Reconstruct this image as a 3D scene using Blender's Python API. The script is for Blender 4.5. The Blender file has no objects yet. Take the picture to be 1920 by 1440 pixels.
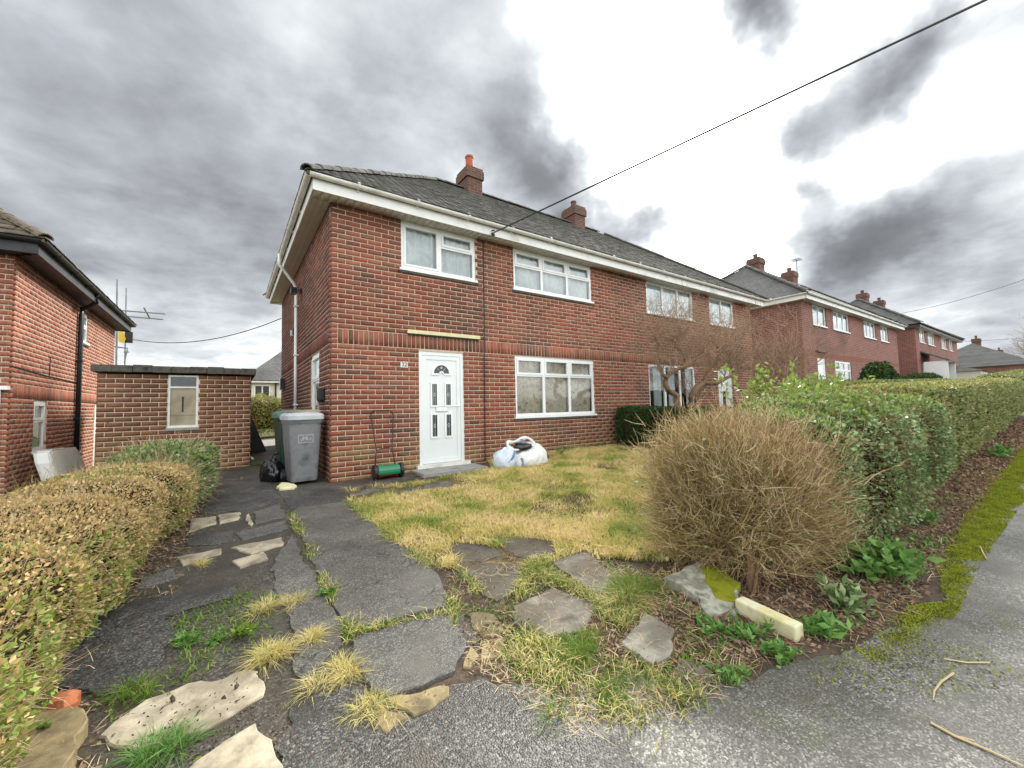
import bpy, bmesh, math, random
import numpy as np
from mathutils import Matrix, Vector
random.seed(11)
RNG = np.random.default_rng(11)
R = math.radians
SC = bpy.context.scene
COL = SC.collection

# ------------------------------------------------------------------ camera
FPX, CXP, CYP, CAMH = 763.9, 960.0, 720.0, 1.45
YAW, PIT, ROL = 0.608792, 0.0562377, -0.0230735
_fw = np.array([math.sin(YAW)*math.cos(PIT), math.cos(YAW)*math.cos(PIT), math.sin(PIT)])
_r0 = np.array([math.cos(YAW), -math.sin(YAW), 0.0]); _u0 = np.cross(_r0, _fw)
_rt = math.cos(ROL)*_r0 + math.sin(ROL)*_u0
_up = -math.sin(ROL)*_r0 + math.cos(ROL)*_u0
cam = bpy.data.cameras.new('camera'); camo = bpy.data.objects.new('camera', cam); COL.objects.link(camo)
cam.sensor_fit = 'HORIZONTAL'; cam.sensor_width = 36.0; cam.lens = FPX/1920*36
cam.clip_start = 0.05; cam.clip_end = 2000
camo.matrix_world = Matrix(((_rt[0], _up[0], -_fw[0], 0), (_rt[1], _up[1], -_fw[1], 0), (_rt[2], _up[2], -_fw[2], CAMH), (0, 0, 0, 1)))
SC.camera = camo

def nd(nt, typ, ins=None, **props):
    n = nt.nodes.new(typ)
    for k, v in props.items(): setattr(n, k, v)
    for k, v in (ins or {}).items():
        s = n.inputs[k]
        if isinstance(v, bpy.types.NodeSocket): nt.links.new(v, s)
        else: s.default_value = v
    return n
def mth(nt, op, a, b=0.0, c=0.0, clamp=False):
    return nd(nt, 'ShaderNodeMath', {0: a, 1: b, 2: c}, operation=op, use_clamp=clamp).outputs[0]
def ramp(nt, fac, stops, interp='LINEAR'):
    n = nt.nodes.new('ShaderNodeValToRGB'); cr = n.color_ramp; cr.interpolation = interp
    while len(cr.elements) < len(stops): cr.elements.new(0.5)
    for e, (p, c) in zip(cr.elements, stops):
        e.position = p; e.color = (c[0], c[1], c[2], 1)
    nt.links.new(fac, n.inputs[0]); return n.outputs[0]
def mixc(nt, f, a, b, blend='MIX'):
    n = nt.nodes.new('ShaderNodeMix'); n.data_type = 'RGBA'; n.blend_type = blend
    for i, v in ((0, f), (6, a), (7, b)):
        if isinstance(v, bpy.types.NodeSocket): nt.links.new(v, n.inputs[i])
        else: n.inputs[i].default_value = v if i == 0 else (v[0], v[1], v[2], 1)
    return n.outputs[2]
def ray(x, y):
    d = _fw + (x-CXP)/FPX*_rt + (CYP-y)/FPX*_up
    return d
def sdir(x, y):
    d = ray(x, y); return d/np.linalg.norm(d)

# ------------------------------------------------------------------ sky and sun
SUN = sdir(1270, 215)
sun_el = math.asin(SUN[2]); sun_az = math.atan2(SUN[0], SUN[1])
world = bpy.data.worlds.new('World'); SC.world = world; world.use_nodes = True
wt = world.node_tree; wt.nodes.clear()
tc = nd(wt, 'ShaderNodeTexCoord').outputs['Generated']
sep = nd(wt, 'ShaderNodeSeparateXYZ', {0: tc})
zc = mth(wt, 'ADD', mth(wt, 'MAXIMUM', sep.outputs[2], 0.0), 0.22)
px = mth(wt, 'DIVIDE', sep.outputs[0], zc); py = mth(wt, 'DIVIDE', sep.outputs[1], zc)
pv = nd(wt, 'ShaderNodeCombineXYZ', {0: px, 1: py, 2: 0.35}).outputs[0]
n1 = nd(wt, 'ShaderNodeTexNoise', {'Vector': pv, 'Scale': 1.15, 'Detail': 8.0, 'Roughness': 0.55, 'Distortion': 0.25}).outputs[0]
n2 = nd(wt, 'ShaderNodeTexNoise', {'Vector': pv, 'Scale': 3.6, 'Detail': 8.0, 'Roughness': 0.58, 'Distortion': 0.15}).outputs[0]
wv = nd(wt, 'ShaderNodeTexNoise', {'Vector': tc, 'Scale': 3.2, 'Detail': 5.0, 'Roughness': 0.6}).outputs[1]
wv = nd(wt, 'ShaderNodeVectorMath', {0: wv, 1: (0.5, 0.5, 0.5)}, operation='SUBTRACT').outputs[0]
wv = nd(wt, 'ShaderNodeVectorMath', {0: wv, 3: 0.30}, operation='SCALE').outputs[0]
wd = nd(wt, 'ShaderNodeVectorMath', {0: tc, 1: wv}, operation='ADD').outputs[0]
wd = nd(wt, 'ShaderNodeVectorMath', {0: wd}, operation='NORMALIZE').outputs[0]
acc = None
# (photo x, photo y, half-width in degrees, weight)  + = break in the cloud, - = dense cloud
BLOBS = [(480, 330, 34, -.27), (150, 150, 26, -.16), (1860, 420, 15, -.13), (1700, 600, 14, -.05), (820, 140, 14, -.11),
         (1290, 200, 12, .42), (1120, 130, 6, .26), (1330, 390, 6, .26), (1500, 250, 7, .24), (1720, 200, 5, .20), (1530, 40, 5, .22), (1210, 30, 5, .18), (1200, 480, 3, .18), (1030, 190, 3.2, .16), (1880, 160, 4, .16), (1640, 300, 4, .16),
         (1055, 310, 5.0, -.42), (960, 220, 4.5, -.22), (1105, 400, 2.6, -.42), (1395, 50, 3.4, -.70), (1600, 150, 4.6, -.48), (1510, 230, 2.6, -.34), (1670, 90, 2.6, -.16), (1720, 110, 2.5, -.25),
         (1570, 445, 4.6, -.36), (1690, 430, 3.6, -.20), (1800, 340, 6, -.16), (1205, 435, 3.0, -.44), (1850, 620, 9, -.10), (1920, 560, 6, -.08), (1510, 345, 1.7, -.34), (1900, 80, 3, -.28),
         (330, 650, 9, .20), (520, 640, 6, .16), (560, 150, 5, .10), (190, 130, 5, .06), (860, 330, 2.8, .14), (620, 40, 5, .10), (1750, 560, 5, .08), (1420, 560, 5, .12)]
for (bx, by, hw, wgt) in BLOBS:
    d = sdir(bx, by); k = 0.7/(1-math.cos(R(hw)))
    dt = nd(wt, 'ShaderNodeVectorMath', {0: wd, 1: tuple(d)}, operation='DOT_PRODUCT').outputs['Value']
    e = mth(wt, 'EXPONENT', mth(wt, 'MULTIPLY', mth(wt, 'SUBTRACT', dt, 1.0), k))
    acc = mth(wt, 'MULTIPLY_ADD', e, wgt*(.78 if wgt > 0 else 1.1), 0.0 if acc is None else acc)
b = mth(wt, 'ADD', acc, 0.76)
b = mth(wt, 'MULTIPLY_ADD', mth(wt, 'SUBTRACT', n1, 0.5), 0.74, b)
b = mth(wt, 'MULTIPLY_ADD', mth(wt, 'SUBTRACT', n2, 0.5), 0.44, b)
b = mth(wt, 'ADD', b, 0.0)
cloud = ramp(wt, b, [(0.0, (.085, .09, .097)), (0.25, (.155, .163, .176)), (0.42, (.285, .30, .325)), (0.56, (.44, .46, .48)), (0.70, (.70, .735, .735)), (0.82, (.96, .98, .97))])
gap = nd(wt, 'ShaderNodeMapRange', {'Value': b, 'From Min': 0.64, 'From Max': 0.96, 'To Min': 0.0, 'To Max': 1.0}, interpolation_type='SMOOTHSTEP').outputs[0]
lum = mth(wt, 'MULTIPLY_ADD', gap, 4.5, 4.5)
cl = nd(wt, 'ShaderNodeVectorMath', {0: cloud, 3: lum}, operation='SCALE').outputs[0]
nish = nd(wt, 'ShaderNodeTexSky', sky_type='NISHITA', sun_disc=False, sun_elevation=sun_el, sun_rotation=sun_az, air_density=1.0, dust_density=2.0).outputs[0]
nsc = nd(wt, 'ShaderNodeVectorMath', {0: nish, 3: mth(wt, 'MULTIPLY', gap, 0.25)}, operation='SCALE').outputs[0]
tot = nd(wt, 'ShaderNodeVectorMath', {0: cl, 1: nsc}, operation='ADD').outputs[0]
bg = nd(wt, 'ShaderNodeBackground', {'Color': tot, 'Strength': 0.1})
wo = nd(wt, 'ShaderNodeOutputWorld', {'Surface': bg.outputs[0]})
sl = bpy.data.lights.new('sun', 'SUN'); sl.energy = 1.5; sl.angle = R(14); sl.color = (1.0, .95, .87)
slo = bpy.data.objects.new('sun', sl); COL.objects.link(slo)
slo.rotation_euler = Vector(-SUN).to_track_quat('-Z', 'Y').to_euler()
vs = SC.view_settings; vs.view_transform = 'Standard'; vs.look = 'None'; vs.exposure = 2.08; vs.gamma = 1.0; vs.use_curve_mapping = False
SC.render.engine = 'CYCLES'
SC.cycles.use_denoising = True
SC.cycles.max_bounces = 6; SC.cycles.diffuse_bounces = 3; SC.cycles.glossy_bounces = 3; SC.cycles.transparent_max_bounces = 12
SC.cycles.sample_clamp_indirect = 6.0

# ------------------------------------------------------------------ terrain and photo-to-place helpers
SB, SA = 0.02, 0.0432
def tz(X, Y):
    X = np.asarray(X, float); Y = np.asarray(Y, float)
    z = np.where(X < 8, SB*X, np.where(X < 22, SB*8+.04*(X-8), np.where(X < 90, SB*8+.56+.026*(X-22), SB*8+.56+.026*68)))
    z = np.maximum(z, -1.2)
    z = z + SA*np.clip(Y, -3, 10)
    s = np.clip((-1.55-X)/0.9, 0, 1); z = z - .75*s*s*(3-2*s)*np.clip((Y-1.0)/3, 0, 1)
    return z
def G(x, y, dz=0.0):
    """point of the ground seen at a pixel of the photograph"""
    d = ray(x, y); z = 0.0
    for i in range(70):
        t = (z+dz-CAMH)/d[2]; z = .6*z+.4*float(tz(d[0]*t, d[1]*t))
    return np.array([d[0]*t, d[1]*t, z+dz])
def GXY(pts): return [tuple(G(*p)[:2]) for p in pts]
def PYY(x, y, Y):
    d = ray(x, y); t = Y/d[1]; return np.array([d[0]*t, Y, CAMH+d[2]*t])
def PXX(x, y, X):
    d = ray(x, y); t = X/d[0]; return np.array([X, d[1]*t, CAMH+d[2]*t])

# ------------------------------------------------------------------ object helpers
def thing(name, label, cat, loc=(0, 0, 0), group=None):
    o = bpy.data.objects.new(name, None); COL.objects.link(o); o.location = loc; o.empty_display_size = .1
    o['label'] = label; o['category'] = cat
    if group: o['group'] = group
    return o
def tag(o, label, cat, group=None):
    o['label'] = label; o['category'] = cat
    if group: o['group'] = group
    return o
def link(name, me, parent=None, loc=None, rot=None):
    o = bpy.data.objects.new(name, me); COL.objects.link(o)
    if parent is not None:
        o.parent = parent
        if parent.type == 'EMPTY': o.matrix_parent_inverse = Matrix.Translation(-Vector(parent.location))
        elif parent.get('_off') is not None: o.matrix_parent_inverse = Matrix.Translation(-Vector(parent['_off']))
    if loc is not None: o.location = loc
    if rot is not None: o.rotation_euler = rot
    return o
def np_mesh(name, V, F, mat=None, smooth=False):
    """V (n,3); F (m,k) array of equal-size faces, or list of lists"""
    me = bpy.data.meshes.new(name)
    V = np.asarray(V, np.float32)
    if isinstance(F, np.ndarray):
        m, k = F.shape
        me.vertices.add(len(V)); me.vertices.foreach_set('co', V.ravel())
        me.loops.add(m*k); me.loops.foreach_set('vertex_index', F.astype(np.int32).ravel())
        me.polygons.add(m); me.polygons.foreach_set('loop_start', (np.arange(m)*k).astype(np.int32))
        me.update(calc_edges=True)
    else:
        me.from_pydata([tuple(map(float, v)) for v in V], [], F); me.update()
    if smooth: me.polygons.foreach_set('use_smooth', [True]*len(me.polygons))
    if mat: me.materials.append(mat)
    return me
class Frame:
    """local axes of a facade: u along, n outward, z up"""
    def __init__(s, o, u, n): s.o = np.array(o, float); s.u = np.array(u, float); s.n = np.array(n, float)
    def pt(s, u, n, z): return s.o + s.u*u + s.n*n + np.array([0, 0, z])
WORLD = Frame((0, 0, 0), (1, 0, 0), (0, 1, 0))
BOXF = [[0, 1, 3, 2], [4, 6, 7, 5], [0, 4, 5, 1], [2, 3, 7, 6], [0, 2, 6, 4], [1, 5, 7, 3]]
class MB:
    def __init__(s): s.v = []; s.f = []
    def add(s, V, F):
        k = len(s.v); s.v += [tuple(map(float, p)) for p in V]; s.f += [[i+k for i in f] for f in F]; return s
    def box(s, F, u0, u1, n0, n1, z0, z1):
        V = [F.pt(u, n, z) for u in (u0, u1) for n in (n0, n1) for z in (z0, z1)]
        return s.add(V, BOXF)
    def tube(s, pts, rad, sides=6, cap=True):
        pts = [np.array(p, float) for p in pts]; n = len(pts)
        if not hasattr(rad, '__len__'): rad = [rad]*n
        V = []; F = []
        for i, p in enumerate(pts):
            t = pts[min(i+1, n-1)]-pts[max(i-1, 0)]; t = t/(np.linalg.norm(t)+1e-9)
            a = np.cross(t, (0, 0, 1)) if abs(t[2]) < .9 else np.cross(t, (1, 0, 0)); a /= np.linalg.norm(a); c = np.cross(t, a)
            for k in range(sides):
                th = 2*math.pi*k/sides; V.append(p+rad[i]*(math.cos(th)*a+math.sin(th)*c))
        for i in range(n-1):
            for k in range(sides):
                F.append([i*sides+k, i*sides+(k+1) % sides, (i+1)*sides+(k+1) % sides, (i+1)*sides+k])
        if cap: F.append(list(range(sides))[::-1]); F.append(list(range((n-1)*sides, n*sides)))
        return s.add(V, F)
    def loft(s, rings, cap=True):
        n = len(rings); k = len(rings[0]); V = [p for r in rings for p in r]; F = []
        for i in range(n-1):
            for j in range(k): F.append([i*k+j, i*k+(j+1) % k, (i+1)*k+(j+1) % k, (i+1)*k+j])
        if cap: F.append(list(range(k))[::-1]); F.append(list(range((n-1)*k, n*k)))
        return s.add(V, F)
    def prism(s, F, poly, n0, n1):
        k = len(poly); V = [F.pt(u, n0, z) for u, z in poly]+[F.pt(u, n1, z) for u, z in poly]
        Fs = [list(range(k)), list(range(k, 2*k))[::-1]]+[[i, i+k, (i+1) % k+k, (i+1) % k] for i in range(k)]
        return s.add(V, Fs)
    def build(s, name, mat, parent=None, smooth=False, bevel=0):
        me = np_mesh(name, s.v, s.f, mat, smooth)
        bm = bmesh.new(); bm.from_mesh(me); bmesh.ops.recalc_face_normals(bm, faces=bm.faces)
        bm.to_mesh(me); bm.free()
        o = link(name, me, parent)
        if bevel:
            m = o.modifiers.new('bevel', 'BEVEL'); m.width = bevel; m.segments = 2; m.limit_method = 'ANGLE'; m.angle_limit = R(50)
        return o

# ------------------------------------------------------------------ materials
def newmat(name):
    m = bpy.data.materials.new(name); m.use_nodes = True; nt = m.node_tree; nt.nodes.clear()
    out = nt.nodes.new('ShaderNodeOutputMaterial'); p = nt.nodes.new('ShaderNodeBsdfPrincipled')
    nt.links.new(p.outputs[0], out.inputs[0]); return m, nt, p, out
def pos(nt): return nd(nt, 'ShaderNodeNewGeometry').outputs['Position']
def island(nt):
    a = nd(nt, 'ShaderNodeNewGeometry').outputs['Random Per Island']; b_ = nd(nt, 'ShaderNodeObjectInfo').outputs['Random']
    return mth(nt, 'FRACT', mth(nt, 'ADD', a, mth(nt, 'MULTIPLY', b_, 7.31)))
def noise(nt, scale, detail=4.0, rough=.55, vec=None, dist=0.0):
    return nd(nt, 'ShaderNodeTexNoise', {'Vector': vec if vec is not None else pos(nt), 'Scale': scale, 'Detail': detail, 'Roughness': rough, 'Distortion': dist}).outputs[0]
def bump(nt, p, h, strength, dist=.01):
    nt.links.new(nd(nt, 'ShaderNodeBump', {'Height': h, 'Strength': strength, 'Distance': dist}).outputs[0], p.inputs['Normal'])
def simple(name, stops, scale=6.0, detail=5.0, isl=0.0, rough=.7, spec=.4, bmp=None, metal=0.0, sub=None):
    """colour ramp over a mixture of noise and a random value for each loose piece"""
    m, nt, p, out = newmat(name)
    if len(stops) == 1: p.inputs['Base Color'].default_value = (*stops[0], 1)
    else:
        f = noise(nt, scale, detail)
        f = nd(nt, 'ShaderNodeMapRange', {'Value': f, 'From Min': .28, 'From Max': .72}).outputs[0]
        if isl > 0: f = mth(nt, 'ADD', mth(nt, 'MULTIPLY', f, 1-isl), mth(nt, 'MULTIPLY', island(nt), isl))
        k = len(stops)
        nt.links.new(ramp(nt, f, [(i/(k-1), c) for i, c in enumerate(stops)]), p.inputs['Base Color'])
    p.inputs['Roughness'].default_value = rough; p.inputs['Specular IOR Level'].default_value = spec; p.inputs['Metallic'].default_value = metal
    if bmp: bump(nt, p, noise(nt, bmp[0], 4.0), bmp[1], bmp[2] if len(bmp) > 2 else .01)
    return m
def leafmat(name, stops, scale=1.2, isl=.6, rough=.45, trans=.25, patch=None):
    m, nt, p, out = newmat(name)
    f = noise(nt, scale, 3.0); f = nd(nt, 'ShaderNodeMapRange', {'Value': f, 'From Min': .3, 'From Max': .7}).outputs[0]
    f = mth(nt, 'ADD', mth(nt, 'MULTIPLY', f, 1-isl), mth(nt, 'MULTIPLY', island(nt), isl))
    c = ramp(nt, f, [(i/(len(stops)-1), s) for i, s in enumerate(stops)])
    nt.links.new(c, p.inputs['Base Color']); p.inputs['Roughness'].default_value = rough; p.inputs['Specular IOR Level'].default_value = .18
    if trans:
        tr = nd(nt, 'ShaderNodeBsdfTranslucent', {'Color': c}); mx = nd(nt, 'ShaderNodeMixShader', {0: trans, 1: p.outputs[0], 2: tr.outputs[0]})
        nt.links.new(mx.outputs[0], out.inputs[0])
    return m
def brickmat(name, stops, grime=.35, algae=0.0, scale=1.0):
    m, nt, p, out = newmat(name)
    i = island(nt); P = pos(nt)
    c = ramp(nt, i, [(k/(len(stops)-1), s) for k, s in enumerate(stops)])
    c = mixc(nt, mth(nt, 'MULTIPLY', noise(nt, 26, 5), .55), c, (stops[0][0]*.45, stops[0][1]*.5, stops[0][2]*.55))
    c = mixc(nt, nd(nt, 'ShaderNodeMapRange', {'Value': noise(nt, 90, 3), 'From Min': .58, 'From Max': .75, 'To Max': .5}).outputs[0], c, (.45, .25, .18))
    g = nd(nt, 'ShaderNodeMapRange', {'Value': noise(nt, .9*scale, 5), 'From Min': .48, 'From Max': .78, 'To Max': grime}).outputs[0]
    c = mixc(nt, g, c, (.07, .055, .045))
    bt_ = nd(nt, 'ShaderNodeMapRange', {'Value': noise(nt, .55*scale, 4, .5), 'From Min': .35, 'From Max': .65, 'To Min': .78, 'To Max': 1.2}).outputs[0]
    c = nd(nt, 'ShaderNodeVectorMath', {0: c, 3: bt_}, operation='SCALE').outputs[0]
    if algae:
        s = nd(nt, 'ShaderNodeSeparateXYZ', {0: P})
        low = nd(nt, 'ShaderNodeMapRange', {'Value': s.outputs[2], 'From Min': 1.15, 'From Max': .45}).outputs[0]
        a = mth(nt, 'MULTIPLY', low, nd(nt, 'ShaderNodeMapRange', {'Value': noise(nt, 1.6, 5), 'From Min': .38, 'From Max': .62, 'To Max': algae}).outputs[0])
        c = mixc(nt, a, c, (.26, .19, .07))
    nt.links.new(c, p.inputs['Base Color']); p.inputs['Roughness'].default_value = .85; p.inputs['Specular IOR Level'].default_value = .25
    bump(nt, p, noise(nt, 130, 4), .5, .004)
    return m
def brick_tex_mat(name, c1, c2, mortar, bl=.2375, bh=.0825):
    """brickwork too far away to pick the bricks apart"""
    m, nt, p, out = newmat(name)
    g = nd(nt, 'ShaderNodeNewGeometry'); s = nd(nt, 'ShaderNodeSeparateXYZ', {0: g.outputs['Position']}); ns = nd(nt, 'ShaderNodeSeparateXYZ', {0: g.outputs['True Normal']})
    side = mth(nt, 'GREATER_THAN', mth(nt, 'ABSOLUTE', ns.outputs[0]), .6)
    u = mth(nt, 'ADD', mth(nt, 'MULTIPLY', s.outputs[0], mth(nt, 'SUBTRACT', 1.0, side)), mth(nt, 'MULTIPLY', s.outputs[1], side))
    v = nd(nt, 'ShaderNodeCombineXYZ', {0: u, 1: s.outputs[2], 2: 0.0}).outputs[0]
    bt = nd(nt, 'ShaderNodeTexBrick', {'Vector': v, 'Color1': (*c1, 1), 'Color2': (*c2, 1), 'Mortar': (*mortar, 1), 'Scale': 1.0, 'Mortar Size': .006, 'Mortar Smooth': .1, 'Bias': 0.0, 'Brick Width': bl, 'Row Height': bh})
    c = mixc(nt, nd(nt, 'ShaderNodeMapRange', {'Value': noise(nt, .8, 5), 'From Min': .45, 'From Max': .75, 'To Max': .55}).outputs[0], bt.outputs[0], (.06, .045, .04))
    nt.links.new(c, p.inputs['Base Color']); p.inputs['Roughness'].default_value = .9; p.inputs['Specular IOR Level'].default_value = .2
    bump(nt, p, mth(nt, 'SUBTRACT', 1.0, bt.outputs[1]), .5, .006)
    return m
def glassmat(name, tint=(.9, .95, .95), add=.0):
    m, nt, p, out = newmat(name); nt.nodes.remove(p)
    fr = nd(nt, 'ShaderNodeFresnel', {'IOR': 1.52}).outputs[0]
    fr = mth(nt, 'ADD', mth(nt, 'MULTIPLY', fr, 1.5), add, clamp=True)
    t = nd(nt, 'ShaderNodeBsdfTransparent', {'Color': (*tint, 1)}); g = nd(nt, 'ShaderNodeBsdfGlossy', {'Color': (1, 1, 1, 1), 'Roughness': .02})
    bump_n = nd(nt, 'ShaderNodeBump', {'Height': noise(nt, 2.5, 2), 'Strength': .15, 'Distance': .02}).outputs[0]; nt.links.new(bump_n, g.inputs['Normal'])
    mx = nd(nt, 'ShaderNodeMixShader', {0: fr, 1: t.outputs[0], 2: g.outputs[0]}); nt.links.new(mx.outputs[0], out.inputs[0])
    return m
def asphalt(name, lo, hi, scale=150, dirt=None, dirt_amt=.0, rough=.62, bstr=.6, moss=None, crack=3.2):
    m, nt, p, out = newmat(name)
    vo = nd(nt, 'ShaderNodeTexVoronoi', {'Vector': pos(nt), 'Scale': scale, 'Randomness': 1.0})
    sp = nd(nt, 'ShaderNodeSeparateXYZ', {0: vo.outputs['Color']})
    f = mth(nt, 'POWER', sp.outputs[0], 2.6)
    big = nd(nt, 'ShaderNodeMapRange', {'Value': noise(nt, 1.7, 6), 'From Min': .3, 'From Max': .7}).outputs[0]
    c = ramp(nt, f, [(0, lo), (.55, tuple((a+b)/2*.85 for a, b in zip(lo, hi))), (1, hi)])
    c = mixc(nt, mth(nt, 'MULTIPLY', big, .35), c, tuple(x*.6 for x in lo))
    c = mixc(nt, mth(nt, 'MULTIPLY', nd(nt, 'ShaderNodeMapRange', {'Value': noise(nt, 7, 5), 'From Min': .5, 'From Max': .72}).outputs[0], .14), c, tuple(x*1.0 for x in hi))
    wv_ = nd(nt, 'ShaderNodeVectorMath', {0: nd(nt, 'ShaderNodeTexNoise', {'Vector': pos(nt), 'Scale': 5.0, 'Detail': 5.0}).outputs[1], 3: .35}, operation='SCALE').outputs[0]
    ck = nd(nt, 'ShaderNodeTexVoronoi', {'Vector': nd(nt, 'ShaderNodeVectorMath', {0: pos(nt), 1: wv_}, operation='ADD').outputs[0], 'Scale': crack}, feature='DISTANCE_TO_EDGE').outputs['Distance']
    ck = mth(nt, 'MULTIPLY', nd(nt, 'ShaderNodeMapRange', {'Value': ck, 'From Min': .004*crack, 'From Max': .0015*crack}).outputs[0], nd(nt, 'ShaderNodeMapRange', {'Value': noise(nt, 1.1, 3), 'From Min': .42, 'From Max': .55}).outputs[0])
    c = mixc(nt, mth(nt, 'MULTIPLY', ck, .85), c, (.012, .011, .009))
    if dirt:
        d = nd(nt, 'ShaderNodeMapRange', {'Value': noise(nt, 2.6, 7, .6), 'From Min': .52-.2*dirt_amt, 'From Max': .66}).outputs[0]
        c = mixc(nt, mth(nt, 'MULTIPLY', d, .85), c, dirt)
    if moss:
        d = nd(nt, 'ShaderNodeMapRange', {'Value': noise(nt, 3.3, 7, .65), 'From Min': .56, 'From Max': .70}).outputs[0]
        c = mixc(nt, mth(nt, 'MULTIPLY', d, .6), c, moss)
    nt.links.new(c, p.inputs['Base Color']); nt.links.new(nd(nt, 'ShaderNodeMapRange', {'Value': noise(nt, .9, 6), 'From Min': .35, 'From Max': .62, 'To Min': rough-.25, 'To Max': rough+.12}).outputs[0], p.inputs['Roughness']); p.inputs['Specular IOR Level'].default_value = .45
    wet = nd(nt, 'ShaderNodeMapRange', {'Value': noise(nt, .8, 7, .6), 'From Min': .42, 'From Max': .58, 'To Min': .78, 'To Max': 1.15}).outputs[0]
    nt.links.new(nd(nt, 'ShaderNodeVectorMath', {0: c, 3: wet}, operation='SCALE').outputs[0], p.inputs['Base Color'])
    h = mth(nt, 'ADD', mth(nt, 'MULTIPLY', vo.outputs['Distance'], -.6), noise(nt, 60, 4)); bump(nt, p, h, bstr, .006)
    return m
def stonemat(name, stops, scale=6.0, dirt=(.075, .058, .035), amt=.55, rough=.8):
    m = simple(name, stops, scale, 9, rough=rough, spec=.35, bmp=(40, .6, .006)); nt = m.node_tree; p = [n for n in nt.nodes if n.type == 'BSDF_PRINCIPLED'][0]; c = p.inputs['Base Color'].links[0].from_socket
    d = nd(nt, 'ShaderNodeMapRange', {'Value': noise(nt, 4.5, 8, .62), 'From Min': .43, 'From Max': .58, 'To Max': min(1, amt*1.3)}).outputs[0]
    nt.links.new(mixc(nt, d, c, dirt), p.inputs['Base Color']); return m
M = {}
M['brick'] = brickmat('brick_red', [(.20, .062, .040), (.34, .100, .058), (.27, .078, .048), (.42, .150, .090), (.24, .105, .062), (.38, .118, .070), (.14, .068, .048), (.33, .150, .088), (.30, .085, .050)], .62, .9)
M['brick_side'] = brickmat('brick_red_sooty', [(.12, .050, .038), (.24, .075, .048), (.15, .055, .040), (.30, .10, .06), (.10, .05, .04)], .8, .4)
M['brick_nb'] = brickmat('brick_orange_red', [(.30, .105, .065), (.36, .13, .075), (.26, .085, .055), (.40, .15, .09), (.16, .085, .06)], .35, .2)
M['brick_gar'] = brickmat('brick_brown', [(.22, .098, .052), (.28, .130, .068), (.25, .098, .052), (.19, .085, .046), (.30, .135, .070)], .25, .5)
M['mortar'] = simple('mortar', [(.36, .265, .20), (.56, .44, .335), (.47, .36, .27)], 9, 5, rough=.95, spec=.2, bmp=(120, .4, .003))
M['brick_far'] = brick_tex_mat('brickwork_far', (.25, .095, .075), (.17, .075, .062), (.42, .30, .25))
M['brick_chim'] = brick_tex_mat('brickwork_chimney', (.16, .072, .052), (.10, .055, .045), (.24, .185, .15))
M['white'] = simple('white_upvc', [(.74, .75, .74), (.82, .83, .82)], 3, 4, rough=.35, spec=.5)
M['offwhite'] = simple('weathered_white', [(.50, .49, .44), (.72, .71, .66), (.64, .62, .56)], 5, 6, rough=.5, spec=.4)
M['soffit'] = simple('soffit_board_white', [(.52, .49, .42), (.64, .61, .55)], 3, 4, isl=.3, rough=.5)
M['fascia'] = simple('weathered_fascia', [(.46, .44, .39), (.70, .70, .67), (.76, .76, .74), (.62, .61, .57)], 2.2, 7, rough=.5)
M['black'] = simple('black_plastic', [(.012, .012, .014), (.022, .022, .024)], 4, 3, rough=.4)
M['darkwood'] = simple('dark_fascia_paint', [(.018, .02, .024), (.05, .05, .055)], 5, 5, rough=.5)
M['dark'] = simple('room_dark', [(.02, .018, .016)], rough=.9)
M['glass'] = glassmat('window_glass', (.88, .92, .91), .0)
M['glass2'] = glassmat('window_glass_bright', (.8, .85, .85), .05)
M['net'] = simple('net_curtain', [(.66, .69, .72), (.84, .86, .87)], 9, 2, rough=.9, spec=.1)
M['blind'] = simple('pale_blind', [(.72, .76, .80), (.84, .87, .89)], 3, 2, rough=.9, spec=.1)
M['curtain'] = simple('beige_curtain', [(.36, .29, .23), (.74, .65, .55), (.52, .44, .36)], 10, 2, rough=.95, spec=.1)
M['door'] = simple('door_pale_grey', [(.66, .69, .69), (.74, .77, .77)], 2, 3, rough=.3, spec=.5)
M['darkglass'] = simple('leaded_dark_glass', [(.02, .025, .03), (.05, .055, .06)], 8, 3, rough=.08, spec=.6)
M['lead'] = simple('lead_strip', [(.40, .42, .42)], rough=.4)
M['tile'] = simple('roof_tile', [(.035, .034, .032), (.13, .125, .112), (.07, .068, .063), (.22, .21, .18)], 12, 5, isl=.65, rough=.95, spec=.2, bmp=(60, .5, .004))
M['tile_nb'] = simple('roof_tile_brown', [(.08, .065, .05), (.16, .13, .10), (.12, .10, .08)], 6, 5, isl=.5, rough=.95, spec=.15, bmp=(60, .5, .004))
M['roof_far'] = brick_tex_mat('roof_tiles_far', (.11, .11, .108), (.15, .148, .14), (.05, .05, .05), .2, .11)
M['clay'] = simple('clay_pot', [(.42, .11, .05), (.30, .08, .045)], 8, 4, rough=.7)
M['concrete'] = simple('concrete', [(.16, .155, .14), (.30, .29, .27), (.23, .225, .205)], 5, 7, rough=.85, spec=.3, bmp=(70, .5, .004))
M['render'] = simple('cream_render', [(.66, .62, .50), (.76, .72, .60)], 2, 4, rough=.9)
M['soil'] = simple('soil', [(.03, .023, .017), (.11, .08, .058), (.065, .048, .036), (.16, .125, .09)], 9, 9, rough=.95, spec=.2, bmp=(45, .9, .02))
M['lawnsoil'] = simple('lawn_soil', [(.045, .034, .02), (.12, .09, .045), (.19, .145, .07)], 5, 8, rough=.95, spec=.15, bmp=(40, .8, .02))
M['field'] = simple('rough_grass_ground', [(.05, .06, .02), (.10, .10, .035), (.14, .12, .05)], 1.5, 7, rough=.95, spec=.15, bmp=(20, .8, .03))
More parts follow.
